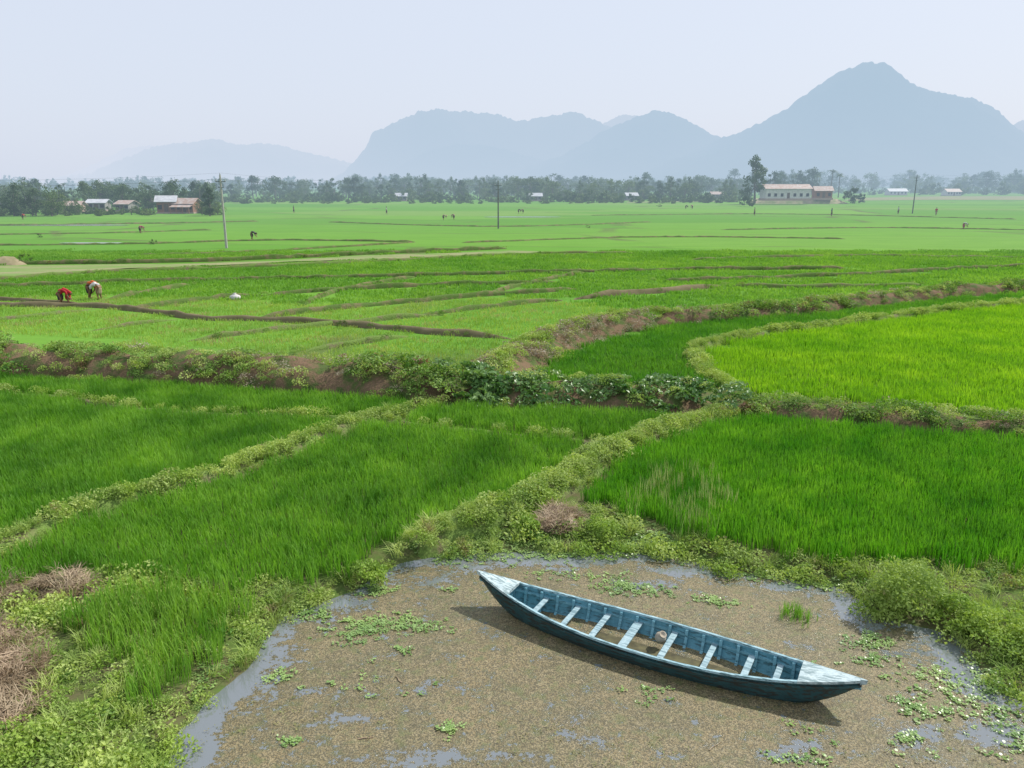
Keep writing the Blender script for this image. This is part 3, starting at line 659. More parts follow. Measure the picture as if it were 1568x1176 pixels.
for sg,nm,t0 in ((-1,"bow_deck",0.78),(1,"stern_deck",0.74)):
    V=[];Fc=[]; tt=np.linspace(t0,1.0,10)
    for t in tt:
        w=hw(sg*t)+.016; g=zg(sg*t)+.026; V+=[(sg*t*Lb/2,w,g),(sg*t*Lb/2,0,g+.02*(w/.3)),(sg*t*Lb/2,-w,g)]
    n=len(tt)
    for t in tt:
        w=hw(sg*t)+.016; g=zg(sg*t)-.012; V+=[(sg*t*Lb/2,w,g),(sg*t*Lb/2,0,g),(sg*t*Lb/2,-w,g)]
    for i in range(n-1):
        for o_ in (0,3*n): Fc+=[(o_+3*i,o_+3*i+1,o_+3*i+4,o_+3*i+3),(o_+3*i+1,o_+3*i+2,o_+3*i+5,o_+3*i+4)]
        Fc+=[(3*i,3*i+3,3*n+3*i+3,3*n+3*i),(3*i+2,3*i+5,3*n+3*i+5,3*n+3*i+2)]
    Fc+=[(0,1,3*n+1,3*n),(1,2,3*n+2,3*n+1)]
    mesh_obj(nm,V,Fc,M_lt,boat)
    t=sg*(t0+.02); q=full(secI(t)); mesh_obj(nm+"_bulkhead",[(t*Lb/2,a,b_) for a,b_ in q],[list(range(9))],M_in,boat)
    tip=sg*1.0
    mesh_obj(nm+"_stem_cap",[(tip*Lb/2-.02*sg,.03,zg(tip)+.03),(tip*Lb/2-.02*sg,-.03,zg(tip)+.03),(tip*Lb/2+.07*sg,0,zg(tip)+.035),(tip*Lb/2-.02*sg,.03,zg(tip)-.05),(tip*Lb/2-.02*sg,-.03,zg(tip)-.05),(tip*Lb/2+.06*sg,0,zg(tip)-.03)],[(0,1,2),(3,5,4),(0,2,5,3),(1,4,5,2),(0,3,4,1)],M_lt,boat)
V=[];Fc=[]
for t in np.linspace(-.74,.70,17):
    for sg in (1,-1):
        sec=secI(t)[:4]
        for i in range(3):
            (a,za),(b_,zb)=sec[i],sec[i+1]; za-=.02 if i==0 else 0; xx=t*Lb/2; b0=len(V); th=.045
            V+=[(xx-.022,sg*a,za),(xx+.022,sg*a,za),(xx+.022,sg*b_,zb),(xx-.022,sg*b_,zb),(xx-.022,sg*(a-th),za),(xx+.022,sg*(a-th),za),(xx+.022,sg*(b_-th),zb+.01),(xx-.022,sg*(b_-th),zb+.01)]
            Fc+=[tuple(b0+k for k in f) for f in ((4,5,6,7),(0,4,7,3),(1,2,6,5),(0,1,5,4),(3,7,6,2))]
mesh_obj("ribs",V,Fc,M_rib,boat)
rail(1,"stringer_left",-.034,.058,-.10,-.135,M_rib); rail(-1,"stringer_right",-.034,.058,-.10,-.135,M_rib)
def boxm(name,x0,x1,y0,y1,z0,z1,mat,par,bev=0.006):
    V=[(x_,y_,z_) for z_ in (z0,z1) for x_,y_ in ((x0,y0),(x1,y0),(x1,y1),(x0,y1))]
    o=mesh_obj(name,V,[(0,3,2,1),(4,5,6,7),(0,1,5,4),(1,2,6,5),(2,3,7,6),(3,0,4,7)],mat,par)
    if bev: m=o.modifiers.new("b",'BEVEL'); m.width=bev; m.segments=2
    return o
for i,t in enumerate([-.62,-.44,-.27,-.10,.10,.31,.50,.64]):
    w=hw(t)-.06; g=zg(t)-.12; wd=[.045,.045,.05,.07,.05,.045,.05,.045][i]
    boxm("thwart_%d"%(i+1),t*Lb/2-wd,t*Lb/2+wd,-w,w,g-.014,g+.014,M_thw,boat)
V=[];Fc=[]; tt=np.linspace(-.6,.66,40)
for t in tt:
    w=hw(t)*.66; k=zk(t)+.035+.045
    for c_ in (-1,-.5,0,.5,1): V.append((t*Lb/2,w*c_,k+0.012*random.random()))
for i in range(len(tt)-1):
    for j in range(4): Fc.append((i*5+j,i*5+j+1,i*5+j+6,i*5+j+5))
mesh_obj("bilge_water_and_litter",V,Fc,M_bilge,boat,True)
mesh_obj("floor_board",[( -.9,-.12,.02),(1.5,-.12,.02),(1.5,.10,.02),(-.9,.10,.02),(-.9,-.12,-.02),(1.5,-.12,-.02),(1.5,.10,-.02),(-.9,.10,-.02)],[(0,1,2,3),(4,7,6,5),(0,4,5,1),(2,6,7,3),(1,5,6,2),(0,3,7,4)],simple("boat_floor_wood",(0.13,0.12,0.06),(0.07,0.065,0.04),8,0.8,0.2,False),boat)
prof=[(.0,0),(.055,0),(.085,.04),(.09,.09),(.06,.14),(.045,.155),(.062,.175),(.05,.17),(.035,.15),(.0,.14)]
V=[];Fc=[];k=16
for r_,z_ in prof:
    for j in range(k): V.append((r_*math.cos(j/k*6.283),r_*math.sin(j/k*6.283),z_))
for i in range(len(prof)-1):
    for j in range(k): Fc.append((i*k+j,i*k+(j+1)%k,(i+1)*k+(j+1)%k,(i+1)*k+j))
o=mesh_obj("bailing_pot",V,Fc,simple("pot_clay",(0.42,0.38,0.30),(0.30,0.26,0.2),12,0.7,0.3,False),boat,True); o.location=(.02*Lb,.20,.12); o.rotation_euler=(0.3,.5,0)

# ------------------------------------------------------------------ hills
def hill(name,D,px,depth,seed,rough=1.0):
    px=np.array(px,float)
    xw=[];zw=[]
    for (u,v) in px:
        b=(v-588)/F; t=D/(CP-b*SP); xw.append((u-784)/F*t); zw.append(max(0,H-(SP+b*CP)*t))
    xw=np.array(xw);zw=np.array(zw)
    n=420; x_=np.linspace(xw.min(),xw.max(),n)
    z_=np.interp(x_,xw,zw)
    ker=np.hanning(9); ker/=ker.sum(); z_=np.convolve(np.pad(z_,4,mode='edge'),ker,'valid')
    m=60; sv=np.linspace(-1,1,m); V=[]
    env=np.clip(z_/ (z_.max()*0.25),0,1)
    z_=z_+env*((fbm(x_/45,x_*0,seed,4)-.47)*22+(vn(x_/12,x_*0,seed+2)-.5)*9)*rough
    for s_ in sv:
        y_=D+s_*depth
        prof=(1-abs(s_)**1.3)
        gul=(fbm(x_/330+s_*0.6,np.full(n,s_*depth/420),seed+9)-.47)*z_*0.75*(abs(s_)**.7)*(1-abs(s_))*2.2
        zz=np.clip(z_*prof+gul,0,None)
        lim=H+(z_-H)*(y_/D)-2; zz=np.where(abs(s_)<0.02,z_,np.minimum(zz,np.maximum(lim,0)))
        V.append(np.stack([x_*(y_/D),np.full(n,y_),zz-2],1))
    V=np.concatenate(V); idx=np.arange(n*m).reshape(m,n)
    f=np.stack([idx[:-1,:-1].ravel(),idx[:-1,1:].ravel(),idx[1:,1:].ravel(),idx[1:,:-1].ravel()],1)
    return big_mesh(name,V,f,M_hill)
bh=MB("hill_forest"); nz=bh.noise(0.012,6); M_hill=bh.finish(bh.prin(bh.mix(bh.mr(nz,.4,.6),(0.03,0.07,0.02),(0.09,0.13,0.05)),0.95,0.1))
hill("hill",4000,[(860,292),(980,262),(1060,232),(1105,210),(1150,195),(1200,170),(1240,140),(1270,118),(1300,105),(1325,96),(1345,95),(1365,102),(1390,125),(1420,138),(1450,143),(1490,150),(1520,165),(1550,190),(1600,225),(1680,262),(1760,292)],1500,1)
hill("hill",4700,[(680,292),(780,262),(860,238),(900,215),(930,198),(960,184),(1000,170),(1030,173),(1060,188),(1105,212),(1150,235),(1220,262),(1320,292)],1300,2)
hill("hill",6300,[(490,292),(525,264),(548,240),(562,222),(568,205),(600,190),(640,172),(670,167),(720,172),(760,175),(800,185),(840,178),(880,171),(920,187),(960,205),(1010,240),(1080,292)],1300,3,1.3)
hill("hill",5200,[(540,292),(600,262),(650,232),(700,220),(750,222),(800,236),(850,250),(930,292)],900,4)
hill("hill",8300,[(840,292),(900,205),(925,188),(950,176),(975,177),(1010,192),(1080,235),(1150,292)],1500,5)
hill("hill",9000,[(40,292),(100,268),(140,264),(180,246),(240,223),(290,217),(330,213),(370,222),(410,219),(450,228),(500,240),(540,250),(600,268),(680,292)],1800,6,1.6)
hill("hill",11000,[(60,292),(120,262),(190,228),(230,222),(280,240),(330,262),(420,292)],1500,8,1.6)
hill("hill",6500,[(1420,292),(1500,225),(1545,192),(1600,172),(1680,180),(1760,215),(1880,292)],1500,7)

# ------------------------------------------------------------------ trees
def tube(V,Fc,pts,rad,k=7):
    b0=len(V); n=len(pts)
    for i,p in enumerate(pts):
        d=(Vector(pts[min(i+1,n-1)])-Vector(pts[max(i-1,0)])).normalized(); a=d.orthogonal().normalized(); b_=d.cross(a)
        for j in range(k):
            t=j/k*6.283; q=Vector(p)+(a*math.cos(t)+b_*math.sin(t))*rad[i]; V.append(tuple(q))
    for i in range(n-1):
        for j in range(k): Fc.append((b0+i*k+j,b0+i*k+(j+1)%k,b0+(i+1)*k+(j+1)%k,b0+(i+1)*k+j))
def tree_mesh(name,h,cr,ch,nclump,nleaf,ls,seed,mat,low=0.25,sparse=1.0,link=False):
    r=random.Random(seed); V=[];Fc=[]
    lean=r.uniform(-.06,.06)*h; th=h*(low+0.25)
    tr=[(lean*t*t,0.3*math.sin(t*3+seed)*t,th*t*1.2) for t in (0,.3,.6,1)]
    R0=h*0.024; tube(V,Fc,tr,[R0*1.2,R0,R0*.8,R0*.5])
    cs=[]
    for i in range(nclump):
        a=r.random()*6.283; u=r.random()**.5; zz=r.uniform(-1,1); q=math.sqrt(max(0,1-zz*zz*.9))
        c=(lean+cr*u*q*math.cos(a)*r.uniform(.7,1.15),cr*u*q*math.sin(a)*r.uniform(.7,1.15),h*low+ch*(0.5+0.5*zz)*r.uniform(.85,1.02)); cs.append(c)
    for c in cs[::2]:
        s_=Vector(tr[2]).lerp(Vector(tr[3]),r.random()); mid=s_.lerp(Vector(c),.5)+Vector((0,0,-.05*h)); tube(V,Fc,[tuple(s_),tuple(mid),c],[R0*.45,R0*.28,R0*.1],5)
    nb=len(Fc)
    for c in cs:
        rr=cr*r.uniform(.2,.38)
        for i in range(int(nleaf*sparse)):
            d=Vector((r.gauss(0,1),r.gauss(0,1),r.gauss(0,.75))).normalized()*rr*(r.random()**.45); ctr=Vector(c)+d
            nrm=(d.normalized()*0.7+Vector((r.gauss(0,1),r.gauss(0,1),r.gauss(0,1)+.5))*.6).normalized(); t=Matrix.Rotation(r.random()*6.28,3,nrm)@nrm.orthogonal().normalized(); bt=nrm.cross(t); s=ls*(.6+.8*r.random())
            b0=len(V); V+=[tuple(ctr-t*s*.5),tuple(ctr+bt*s*.35),tuple(ctr+t*s*.5),tuple(ctr-bt*s*.35)]; Fc.append((b0,b0+1,b0+2,b0+3))
    o=mesh_obj(name,V,Fc,M_bark,link=link); o.data.materials.append(mat)
    mi=np.ones(len(Fc),np.int32); mi[:nb]=0; o.data.polygons.foreach_set('material_index',mi); return o
def palm_mesh(name,h,seed,link=False,nf=16,fl=2.3):
    r=random.Random(seed); V=[];Fc=[]
    tube(V,Fc,[(0,0,0),(.1,0,h*.35),(.28,.1,h*.7),(.35,.1,h)],[.2,.15,.13,.11]); nb=len(Fc); top=Vector((.35,.1,h))
    for i in range(nf):
        a=i/nf*6.283+r.uniform(-.2,.2); el=r.uniform(-.1,1.2); L=fl*r.uniform(.8,1.1); prev=None
        for s in range(9):
            t=s/8; p=top+Vector((math.cos(a)*L*t*math.cos(el*(1-t*.5)),math.sin(a)*L*t*math.cos(el*(1-t*.5)),L*(math.sin(el)*t-0.75*t*t)))
            side=Vector((-math.sin(a),math.cos(a),0)); wl=.55*math.sin(math.pi*min(1,.12+t*.85))
            if prev is not None:
                for sg in (1,-1):
                    for q in (0,.5):
                        b_=prev.lerp(p,q); e=b_+side*sg*wl+Vector((math.cos(a)*.18,math.sin(a)*.18,-wl*.45)); b0=len(V); V+=[tuple(b_),tuple(b_.lerp(p,.45)),tuple(e)]; Fc.append((b0,b0+1,b0+2))
            prev=p
    o=mesh_obj(name,V,Fc,M_bark,link=link); o.data.materials.append(M_tree2); mi=np.ones(len(Fc),np.int32); mi[:nb]=0; o.data.polygons.foreach_set('material_index',mi); return o
tp=[]
specs=[(10,4.2,7.5,24,50,.5,.22),(10,3.2,8,18,50,.5,.2),(10,5.0,6.5,26,50,.5,.28),(10,2.6,8.2,16,45,.5,.12),(10,4.6,7.0,22,45,.5,.25),(10,5.0,8.5,30,45,.55,.06)]
for i,(h,cr,ch,nc,nl,ls,low) in enumerate(specs): tp.append(tree_mesh("treekit_%02d"%i,h,cr,ch,nc,nl,ls,800+i,M_tree if i%3 else M_tree2,low,1.0))
tp.append(palm_mesh("treekit_06",9.0,900)); 
K_t=proto_collection("tree_kit",tp)
bp=[tree_mesh("bushkit_%02d"%i,3,2.2,2.8,14,45,.35,850+i,M_tree,0.02) for i in range(3)]; K_bush=proto_collection("bush_kit",bp)
def treerow(name,u0,u1,vb0,vb1,top0,top1,n,seed,K=None,nv=7,ref=10.0,avoid=()):
    P_=[];S_=[]
    r=random.Random(seed)
    for i in range(n):
        u=r.uniform(u0,u1); v=r.uniform(vb0,vb1); tv=top0+(top1-top0)*r.random()**0.9
        tv+=6*(float(fbm(np.array([u/45.0]),np.array([seed*1.0]),3)[0])-.47)*2
        if any(a<=u<=b_ for a,b_ in avoid): continue
        p=gp(u,v)
        z=zat(p[1],tv); P_.append((p[0],p[1],-0.2)); S_.append(max(z,1.5)/ref)
    scatter(name,P_,K or K_t,nv,np.array(S_),0.03)
LG=[(240,300)]
treerow("tree_grove",-500,332,313,321,272,294,200,1)
treerow("tree_grove",-500,332,317,322,304,315,140,2,K_bush,3,3.0)
treerow("tree_grove",-500,332,326,331,312,322,150,22,K_bush,3,3.0,avoid=LG)
treerow("tree_grove",-500,95,324,331,282,304,36,23)
treerow("tree_grove",95,335,325,330,298,314,20,24,avoid=LG)
treerow("distant_tree_belt",300,1150,301,307,268,290,200,3)
treerow("distant_tree_belt",300,1150,305,310,293,302,240,4,K_bush,3,3.0)
treerow("distant_tree_belt",300,1150,309,312,301,307,120,44,K_bush,3,3.0,avoid=[(600,630),(810,830),(960,975)])
treerow("distant_tree_belt",-400,1150,291,295,271,283,380,5)
treerow("distant_tree_belt",540,1150,296,301,263,279,130,12)
treerow("distant_tree_belt",1120,2100,291,296,258,276,210,6)
treerow("distant_tree_belt",1120,2100,294,299,281,290,250,7,K_bush,3,3.0)
treerow("distant_tree_belt",-600,2200,288,290.5,270,279,450,8)
treerow("tree_grove",1515,1800,290,298,256,268,26,9)

# ------------------------------------------------------------------ houses
M_wwhite=simple("wall_limewash",(0.62,0.60,0.56),(0.45,0.43,0.40),1.5,0.9); M_wpink=simple("wall_pinkish",(0.42,0.30,0.24),(0.34,0.25,0.2),1.5,0.9)
M_brick=simple("wall_brick",(0.30,0.15,0.09),(0.22,0.12,0.08),3,0.9); M_tin=simple("tin_roof",(0.55,0.56,0.58),(0.38,0.39,0.41),1.0,0.5,0.4); M_tinr=simple("rusty_tin_roof",(0.36,0.23,0.17),(0.46,0.40,0.36),1.2,0.6,0.4)
M_wgrey=simple("wall_grey",(0.30,0.29,0.27),(0.20,0.19,0.17),1.5,0.9)
M_dark=simple("window_dark",(0.02,0.02,0.025),(0.04,0.04,0.045),2,0.4); M_wood=simple("door_wood",(0.10,0.07,0.05),(0.16,0.11,0.08),3,0.7)
def house(name,u,vb,w,d,h,rh,wm,rm,rz=0,nwin=3,z=0.0,hip=False,ver=True):
    p=gp(u,vb,z); e=empty(name,(p[0],p[1]+d/2,z),rz)
    boxm("walls",-w/2,w/2,-d/2,d/2,-.3,h,wm,e,0)
    boxm("plinth",-w/2-.25,w/2+.25,-d/2-.25,d/2+.25,-.4,.35,M_wpink,e,0)
    mesh_obj("gables",[(-w/2,-d/2,h),(-w/2,d/2,h),(-w/2,0,h+rh*.92),(w/2,-d/2,h),(w/2,d/2,h),(w/2,0,h+rh*.92)],[(0,2,1),(3,4,5)],wm,e)
    o=.5; ri=(w*.28 if hip else 0)
    V=[(-w/2-o,-d/2-o,h-.05),(w/2+o,-d/2-o,h-.05),(w/2+o,d/2+o,h-.05),(-w/2-o,d/2+o,h-.05),(-w/2-o+ri,0,h+rh),(w/2+o-ri,0,h+rh)]
    V+=[(a,b_,c_+.1) for a,b_,c_ in V]
    Fc=[(0,1,5,4),(2,3,4,5),(6,7,11,10),(8,9,10,11),(0,1,7,6),(2,3,9,8),(0,6,10,4),(3,4,10,9),(1,5,11,7),(2,8,11,5)]
    mesh_obj("roof",V,Fc,rm,e)
    n=nwin*2+1
    for i in range(n):
        x_=-w/2+w*(i+.5)/n
        if i==nwin: boxm("door",x_-.5,x_+.5,-d/2-.04,-d/2+.05,.35,min(2.3,h-.2),M_wood,e,0)
        else:
            boxm("window_%d"%i,x_-.5,x_+.5,-d/2-.03,-d/2+.05,1.0,min(2.1,h-.3),M_dark,e,0); boxm("window_sill_%d"%i,x_-.6,x_+.6,-d/2-.12,-d/2-.03,.9,.98,wm,e,0)
    if ver:
        V=[(-w/2-.3,-d/2-2.0,h-.75),(w/2+.3,-d/2-2.0,h-.75),(w/2+.3,-d/2-.02,h-.12),(-w/2-.3,-d/2-.02,h-.12)]; V+=[(a,b_,c_+.07) for a,b_,c_ in V]
        mesh_obj("veranda_roof",V,[(0,3,2,1),(4,5,6,7),(0,1,5,4),(1,2,6,5),(2,3,7,6),(3,0,4,7)],rm,e)
        k=max(3,int(w/2.6))
        for i in range(k+1): 
            x_=-w/2+w*i/k; boxm("veranda_post_%d"%i,x_-.07,x_+.07,-d/2-1.95,-d/2-1.8,-.2,h-.7,wm,e,0)
    return e
mc=gp(1222,312); mw=smooth(np.array([[ -17,0],[-15,-3.2],[-8,-4.8],[2,-5],[10,-4.6],[16,-3],[19,0],[16,12],[0,14],[-14,12],[-17,0]],float),1.5)
V=[(mc[0],mc[1]+8,1.9)];n=len(mw)
for t,zz in ((.55,1.9),(.8,1.7),(.92,.8),(1.05,-.2)):
    for q in mw: V.append((mc[0]+q[0]*t,mc[1]+6+ (q[1]-4)*t,zz+random.uniform(-.1,.1)))
Fc=[(0,1+k,1+(k+1)%n) for k in range(n)]
for r_ in range(3): Fc+=[(1+r_*n+k,1+(r_+1)*n+k,1+(r_+1)*n+(k+1)%n,1+r_*n+(k+1)%n) for k in range(n)]
mesh_obj("house_mound",V,Fc,simple("mound_earth",(0.36,0.30,0.19),(0.16,0.21,0.07),.5,0.95),smoothf=True)
house("white_farmhouse",1206,305.5,16,6,3.6,1.5,M_wwhite,M_tinr,0.06,3,1.8,ver=False)
house("brick_outbuilding",1262,304.5,6,5,2.8,1.6,M_brick,M_tinr,-0.1,1,1.8,ver=False)
house("brick_farmhouse",252,327,4.2,4,2.8,1.4,M_brick,M_tin,0.25,1,ver=False)
house("brick_farmhouse",284,327,4.8,4,2.3,1.3,M_brick,M_tinr,-0.15,1)
house("tin_roof_house",147,324,4.5,4,2.2,0.9,M_wgrey,M_tin,0.1,1,ver=False)
house("tin_roof_house",108,326,4,4,1.8,1.0,M_wpink,M_tinr,0.1,1,ver=False)
house("tin_roof_house",190,325,3.6,4,2.0,0.9,M_wgrey,M_tinr,-0.2,1,ver=False)
for u,v,w,m_ in ((614,308,4.5,M_tin),(820,308,5,M_tin),(967,307,5,M_tin),(1098,304,6,M_tinr)):
    house("distant_farmhouse",u,v,w,4,2.0,1.3,M_wgrey,m_,random.uniform(-.2,.2),1,ver=False)
for u,v,w,m_ in ((1375,299,12,M_tin),(1460,300,9,M_tinr)):
    house("distant_farmhouse",u,v,w,6,2.4,1.8,M_wwhite,m_,random.uniform(-.2,.2),2,ver=False)
def place(o,u,v,z=0,ztop=None,ref=10,rz=0):
    p=gp(u,v,0); s=(zat(p[1],ztop)-z)/ref if ztop else 1; o.location=(p[0],p[1],z); o.scale=(s,s,s); o.rotation_euler=(0,0,rz)
o=tree_mesh("tall_tree",10,2.8,8.8,36,60,.42,21,M_tree2,.08,.9,True); place(o,1155,313,0.3,237)
o=tree_mesh("garden_tree",10,3.8,7.5,24,60,.5,22,M_tree2,.2,1,True); place(o,1180,305,1.2,262)
for i,(u,v,t) in enumerate([(1215,302,262),(1240,302,258),(1195,302,264),(1228,302,266)]):
    o=tree_mesh("garden_tree",10,4.2,8.5,28,60,.5,23+i,M_tree if i%2 else M_tree2,.12,1,True); place(o,u,v,1.2,t)
for i,(u,v,t) in enumerate([(1270,304,256),(1283,306,262),(1250,303,264)]):
    o=palm_mesh("palm_tree",8.0,30+i,True); place(o,u,v,1.0,t,9.3,i*1.3)
for i,(u,v,t) in enumerate([(1303,312,287),(1140,316,300),(1150,317,303),(1318,311,296)]):
    o=tree_mesh("bush",3,1.8,2.8,14,50,.35,40+i,M_tree2,.02,1,True); place(o,u,v,0.3,t,3)
for i,(u,v,t,c_) in enumerate([(270,322,272,3.8),(322,331,285,2.4),(80,331,285,4.5),(22,331,278,4.6),(135,322,279,4.0),(190,322,280,4.2),(235,322,284,4.0)]):
    o=tree_mesh("broadleaf_tree",10,c_,8.3,30,70,.45,60+i,M_tree2 if i%2 else M_tree,.14,1,True); place(o,u,v,0,t)

# ------------------------------------------------------------------ poles and wires
M_conc=simple("pole_concrete",(0.48,0.46,0.43),(0.36,0.35,0.33),3,0.8); M_steel=simple("pole_dark",(0.10,0.10,0.10),(0.16,0.16,0.16),3,0.5); M_ins=simple("insulator",(0.5,0.5,0.5),(0.35,0.35,0.35),5,0.3)
tops=[]
def pole(u,vb,vt,mat,r0=.14):
    p=gp(u,vb); h=zat(p[1],vt); e=empty("utility_pole",p)
    V=[];Fc=[]; tube(V,Fc,[(0,0,-.3),(0,0,h*.5),(0,0,h)],[r0,r0*.8,r0*.6],8); mesh_obj("shaft",V,Fc,mat,e)
    boxm("cross_arm",-.55,.55,-.05,.05,h-.75,h-.67,M_steel,e,0); boxm("lower_arm",-.35,.35,-.05,.05,h-1.35,h-1.28,M_steel,e,0)
    for i,(x_,z_) in enumerate([(-.5,h-.67),(.5,h-.67),(0,h)]):
        V=[];Fc=[]; tube(V,Fc,[(x_,0,z_),(x_,0,z_+.08),(x_,0,z_+.16),(x_,0,z_+.24)],[.03,.07,.05,.02],8); mesh_obj("insulator_%d"%i,V,Fc,M_ins,e)
    tops.append([(p[0]-.5,p[1],h-.44),(p[0]+.5,p[1],h-.44),(p[0],p[1],h+.22)])
pole(347,380,268,M_conc,.16); pole(763,350,277,M_steel,.13); pole(1397,327,268,M_steel,.15)
def wire(a,b_,sag=.8):
    V=[];Fc=[]; pts=[tuple(Vector(a).lerp(Vector(b_),t)-Vector((0,0,4*sag*t*(1-t)))) for t in np.linspace(0,1,17)]
    tube(V,Fc,pts,[.007]*17,4); return V,Fc
V=[];Fc=[]
def addw(a,b_,s=.8):
    v,f=wire(a,b_,s); b0=len(V); V.extend(v); Fc.extend([tuple(b0+k for k in q) for q in f])
for k in range(3):
    addw(tops[0][k],tops[1][k]); addw(tops[1][k],tops[2][k],1.2)
    addw(tops[2][k],(120+k*.7,120,9.0+(k==2)*.5),1.0); addw(tops[0][k],(-75+k*.7,66,7.6+(k==2)*.5),.8)
mesh_obj("power_line",V,Fc,M_steel)

# ------------------------------------------------------------------ people
def skin(name,verts,edges,rad,mat,par,root=0,sub=1):
    me=bpy.data.meshes.new(name); me.from_pydata(verts,edges,[]); me.update(); me.materials.append(mat)
    o=bpy.data.objects.new(name,me); scene.collection.objects.link(o); o.parent=par
    o.modifiers.new("skin",'SKIN')
    if not me.skin_vertices: return o
    sv=me.skin_vertices[0].data
    for i,r_ in enumerate(rad): sv[i].radius=(r_,r_)
    for i in range(len(verts)): sv[i].use_root=(i==root)
    s_=o.modifiers.new("sub",'SUBSURF'); s_.levels=sub; s_.render_levels=sub; return o
M_skin=simple("skin",(0.22,0.12,0.07),(0.18,0.10,0.06),6,0.6,bump=False); M_hair=simple("hair",(0.012,0.01,0.009),(0.02,0.018,0.015),20,0.5,bump=False)
def cloth(nm,c): return simple("cloth_"+nm,c,tuple(k*.75 for k in c),5,0.85,bump=True)
C_red=cloth("red",(0.42,0.025,0.035)); C_or=cloth("orange",(0.50,0.12,0.03)); C_white=cloth("white",(0.62,0.60,0.58)); C_blue=cloth("blue",(0.05,0.09,0.2)); C_dk=cloth("dark",(0.05,0.045,0.05)); C_pk=cloth("pink",(0.5,0.12,0.2)); C_tan=cloth("tan",(0.36,0.28,0.18))
def person(name,u,v,rz,bend,top,low,sc=1.0,hat=None,scarf=None,z=0):
    p=gp(u,v,z); e=empty(name,p,rz,sc)
    if bend:
        pel=(-.08,0,.86); sp1=(.12,0,.97); sp2=(.36,0,.93); nk=(.47,0,.85); hd=(.60,0,.75)
        sh=lambda s_:(.38,s_*.17,.87); el=lambda s_:(.45,s_*.2,.60); ha=lambda s_:(.60,s_*.10,.38)
        kn=lambda s_:(.04,s_*.12,.46); an=lambda s_:(-.02,s_*.12,.08); hp=lambda s_:(-.07,s_*.1,.8)
    else:
        pel=(0,0,.92); sp1=(0,0,1.12); sp2=(.01,0,1.34); nk=(.01,0,1.47); hd=(.02,0,1.6)
        sh=lambda s_:(0,s_*.18,1.40); el=lambda s_:(-.02,s_*.25,1.12); ha=lambda s_:(.08,s_*.25,.86)
        kn=lambda s_:(.02+s_*.08,s_*.1,.48); an=lambda s_:(-.02+s_*.12,s_*.1,.08); hp=lambda s_:(0,s_*.1,.86)
    V=[pel,sp1,sp2,nk]; E=[(0,1),(1,2),(2,3)]; R=[.13,.12,.13,.05]
    for s_ in (1,-1):
        b0=len(V); V+=[sh(s_),el(s_),ha(s_)]; E+=[(2,b0),(b0,b0+1),(b0+1,b0+2)]; R+=[.06,.045,.03]
        hb=Vector(ha(s_)); dn=(hb-Vector(el(s_))).normalized()
        for f in range(5):
            q=hb+dn*(.09-.01*abs(f-2)-(.03 if f==0 else 0))+Vector((0,(f-2)*.02,0)); m_=hb.lerp(q,.55)+Vector((0,(f-2)*.006,0)); b1=len(V); V+=[tuple(m_),tuple(q+Vector((.01,0,-.005)))]; E+=[(b0+2,b1),(b1,b1+1)]; R+=[.009,.007]
        b0=len(V); k=Vector(an(s_)); V+=[hp(s_),kn(s_),an(s_),(k.x+.16,k.y,.035)]; E+=[(0,b0),(b0,b0+1),(b0+1,b0+2),(b0+2,b0+3)]; R+=[.10,.065,.042,.035]
    skin("body",V,E,R,M_skin,e)
    def ell(nm,c_,r_,mat,seg=14):
        bm=bmesh.new(); bmesh.ops.create_uvsphere(bm,u_segments=seg,v_segments=10,radius=1); 
        for v_ in bm.verts: v_.co=Vector((v_.co.x*r_[0]*(1-.12*max(0,-v_.co.z)),v_.co.y*r_[1]*(1-.25*max(0,-v_.co.z)),v_.co.z*r_[2]))+Vector(c_)
        me=bpy.data.meshes.new(nm); bm.to_mesh(me); bm.free(); me.materials.append(mat); me.polygons.foreach_set('use_smooth',[True]*len(me.polygons)); o=bpy.data.objects.new(nm,me); scene.collection.objects.link(o); o.parent=e; return o
    ell("head",hd,(.095,.078,.12),M_skin); ell("nose",(hd[0]+.095,hd[1],hd[2]-.01),(.018,.014,.025),M_skin,8)
    ell("hair",(hd[0]-.02,hd[1],hd[2]+.03),(.098,.086,.112),M_hair if not scarf else scarf)
    for s_ in (1,-1): ell("ear_%d"%(s_>0),(hd[0],s_*.08,hd[2]-.01),(.02,.01,.03),M_skin,8); ell("eye_%d"%(s_>0),(hd[0]+.085,s_*.03,hd[2]+.01),(.01,.012,.007),M_hair,8)
    ell("mouth",(hd[0]+.085,0,hd[2]-.055),(.01,.025,.006),C_dk,8)
    V=[pel,sp1,sp2]; E=[(0,1),(1,2)]; R=[.155,.15,.155]
    for s_ in (1,-1):
        b0=len(V); V+=[sh(s_),tuple(Vector(sh(s_)).lerp(Vector(el(s_)),.75))]; E+=[(2,b0),(b0,b0+1)]; R+=[.08,.065]
    skin("blouse",V,E,R,top,e)
    mk=((Vector(kn(1))+Vector(kn(-1)))/2); ma=(Vector(an(1))+Vector(an(-1)))/2
    skin("skirt",[pel,tuple(mk+Vector((0,0,.1))),tuple(ma+Vector((0,0,.22)))],[(0,1),(1,2)],[.19,.20,.19],low,e)
    if scarf: skin("scarf",[tuple(Vector(hd)+Vector((-.03,0,.03))),tuple(Vector(nk)+Vector((-.04,0,.06))),tuple(Vector(sp1)+Vector((0,0,.08)))],[(0,1),(1,2)],[.115,.13,.15],scarf,e)
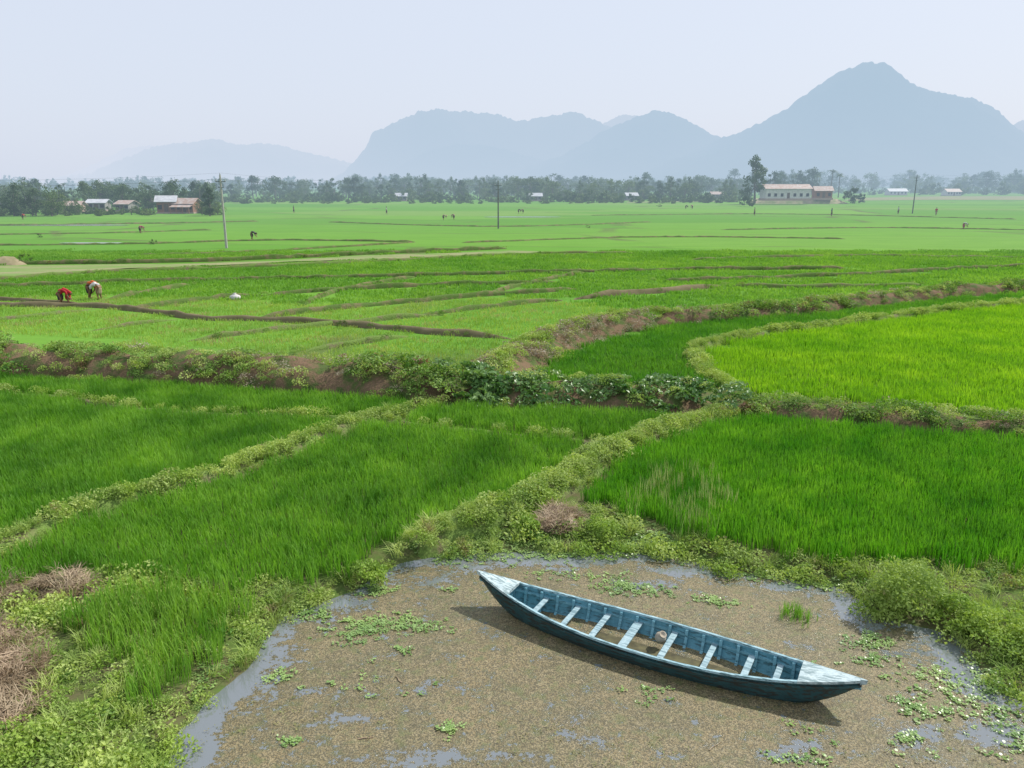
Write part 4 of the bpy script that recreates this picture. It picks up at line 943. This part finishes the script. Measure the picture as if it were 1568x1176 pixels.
    if hat:
        prof=[(0,.14),(.08,.13),(.10,.06),(.24,.02),(.26,0),(.1,.02)]; V=[];Fc=[]
        for r_,z_ in prof:
            for j in range(14): V.append((hd[0]+r_*math.cos(j/14*6.283),hd[1]+r_*math.sin(j/14*6.283),hd[2]+.04+z_))
        for i in range(len(prof)-1):
            for j in range(14): Fc.append((i*14+j,i*14+(j+1)%14,(i+1)*14+(j+1)%14,(i+1)*14+j))
        mesh_obj("hat",V,Fc,hat,e)
    return e
person("field_worker",94,468,0.3,True,C_red,C_dk,.95,scarf=C_red)
person("field_worker",106,467,3.6,True,C_red,C_red,.9,scarf=C_red)
person("field_worker",138,458,0.2,True,C_or,C_dk,1.05,scarf=C_or)
person("field_worker",153,459,2.9,True,C_white,C_tan,1.0,scarf=C_white)
for u,v,rz,b_,t_,l_,h_ in [(679,337,0,True,C_tan,C_dk,C_tan),(695,336,2.5,True,C_tan,C_dk,C_tan),(794,327,0,True,C_dk,C_dk,C_tan),(801,327,3,True,C_tan,C_dk,C_tan),(215,357,1,True,C_pk,C_dk,None),(1273,331,0,False,C_blue,C_dk,None),(1433,330,1,False,C_red,C_tan,None),(1475,351,0,True,C_white,C_pk,None),(1155,330,0,False,C_tan,C_dk,None),(386,367,0,True,C_dk,C_dk,None),(1375,328,0,False,C_white,C_dk,None),(1050,320,0,True,C_dk,C_dk,None),(1060,320,2,True,C_pk,C_dk,None),(450,326,0,False,C_dk,C_dk,None),(592,328,0,False,C_white,C_dk,None),(35,336,0,True,C_red,C_dk,None)]:
    person("field_worker",u,v,rz,b_,t_,l_,1.05,hat=h_)
p=gp(360,459); V=[];Fc=[];rr=[(0,.0),(.26,.02),(.33,.15),(.28,.32),(.12,.42),(.07,.46),(.11,.52),(0,.5)]
for r_,z_ in rr:
    for j in range(12): V.append((r_*math.cos(j/12*6.283)*random.uniform(.9,1.1)*1.1,r_*math.sin(j/12*6.283)*random.uniform(.9,1.1),z_*.8))
for i in range(len(rr)-1):
    for j in range(12): Fc.append((i*12+j,i*12+(j+1)%12,(i+1)*12+(j+1)%12,(i+1)*12+j))
o=mesh_obj("seedling_sack",V,Fc,C_white,smoothf=True); o.location=p
for i,(u,v,t) in enumerate([(40,404,388),(525,502,488),(235,374,366),(900,349,344),(60,364,357),(1010,317,312)]):
    o=tree_mesh("bush",3,2.4,2.6,12,50,.25,90+i,M_tree,.02,1,True); place(o,u,v,0,t,3)
p=gp(2,406); V=[(p[0],p[1]+.5,.75)]; 
for t,zz in ((.4,.62),(.75,.35),(1,-.1)):
    for j in range(20): V.append((p[0]+2.0*t*math.cos(j/20*6.283)*random.uniform(.8,1.2),p[1]+.5+1*t*math.sin(j/20*6.283),zz*random.uniform(.7,1.15)))
Fc=[(0,1+k,1+(k+1)%20) for k in range(20)]
for r_ in range(2): Fc+=[(1+r_*20+k,1+(r_+1)*20+k,1+(r_+1)*20+(k+1)%20,1+r_*20+(k+1)%20) for k in range(20)]
mesh_obj("earth_mound",V,Fc,simple("mound_sand",(0.34,0.28,0.18),(0.22,0.20,0.11),1,0.95),smoothf=True)
print("BUILD DONE")
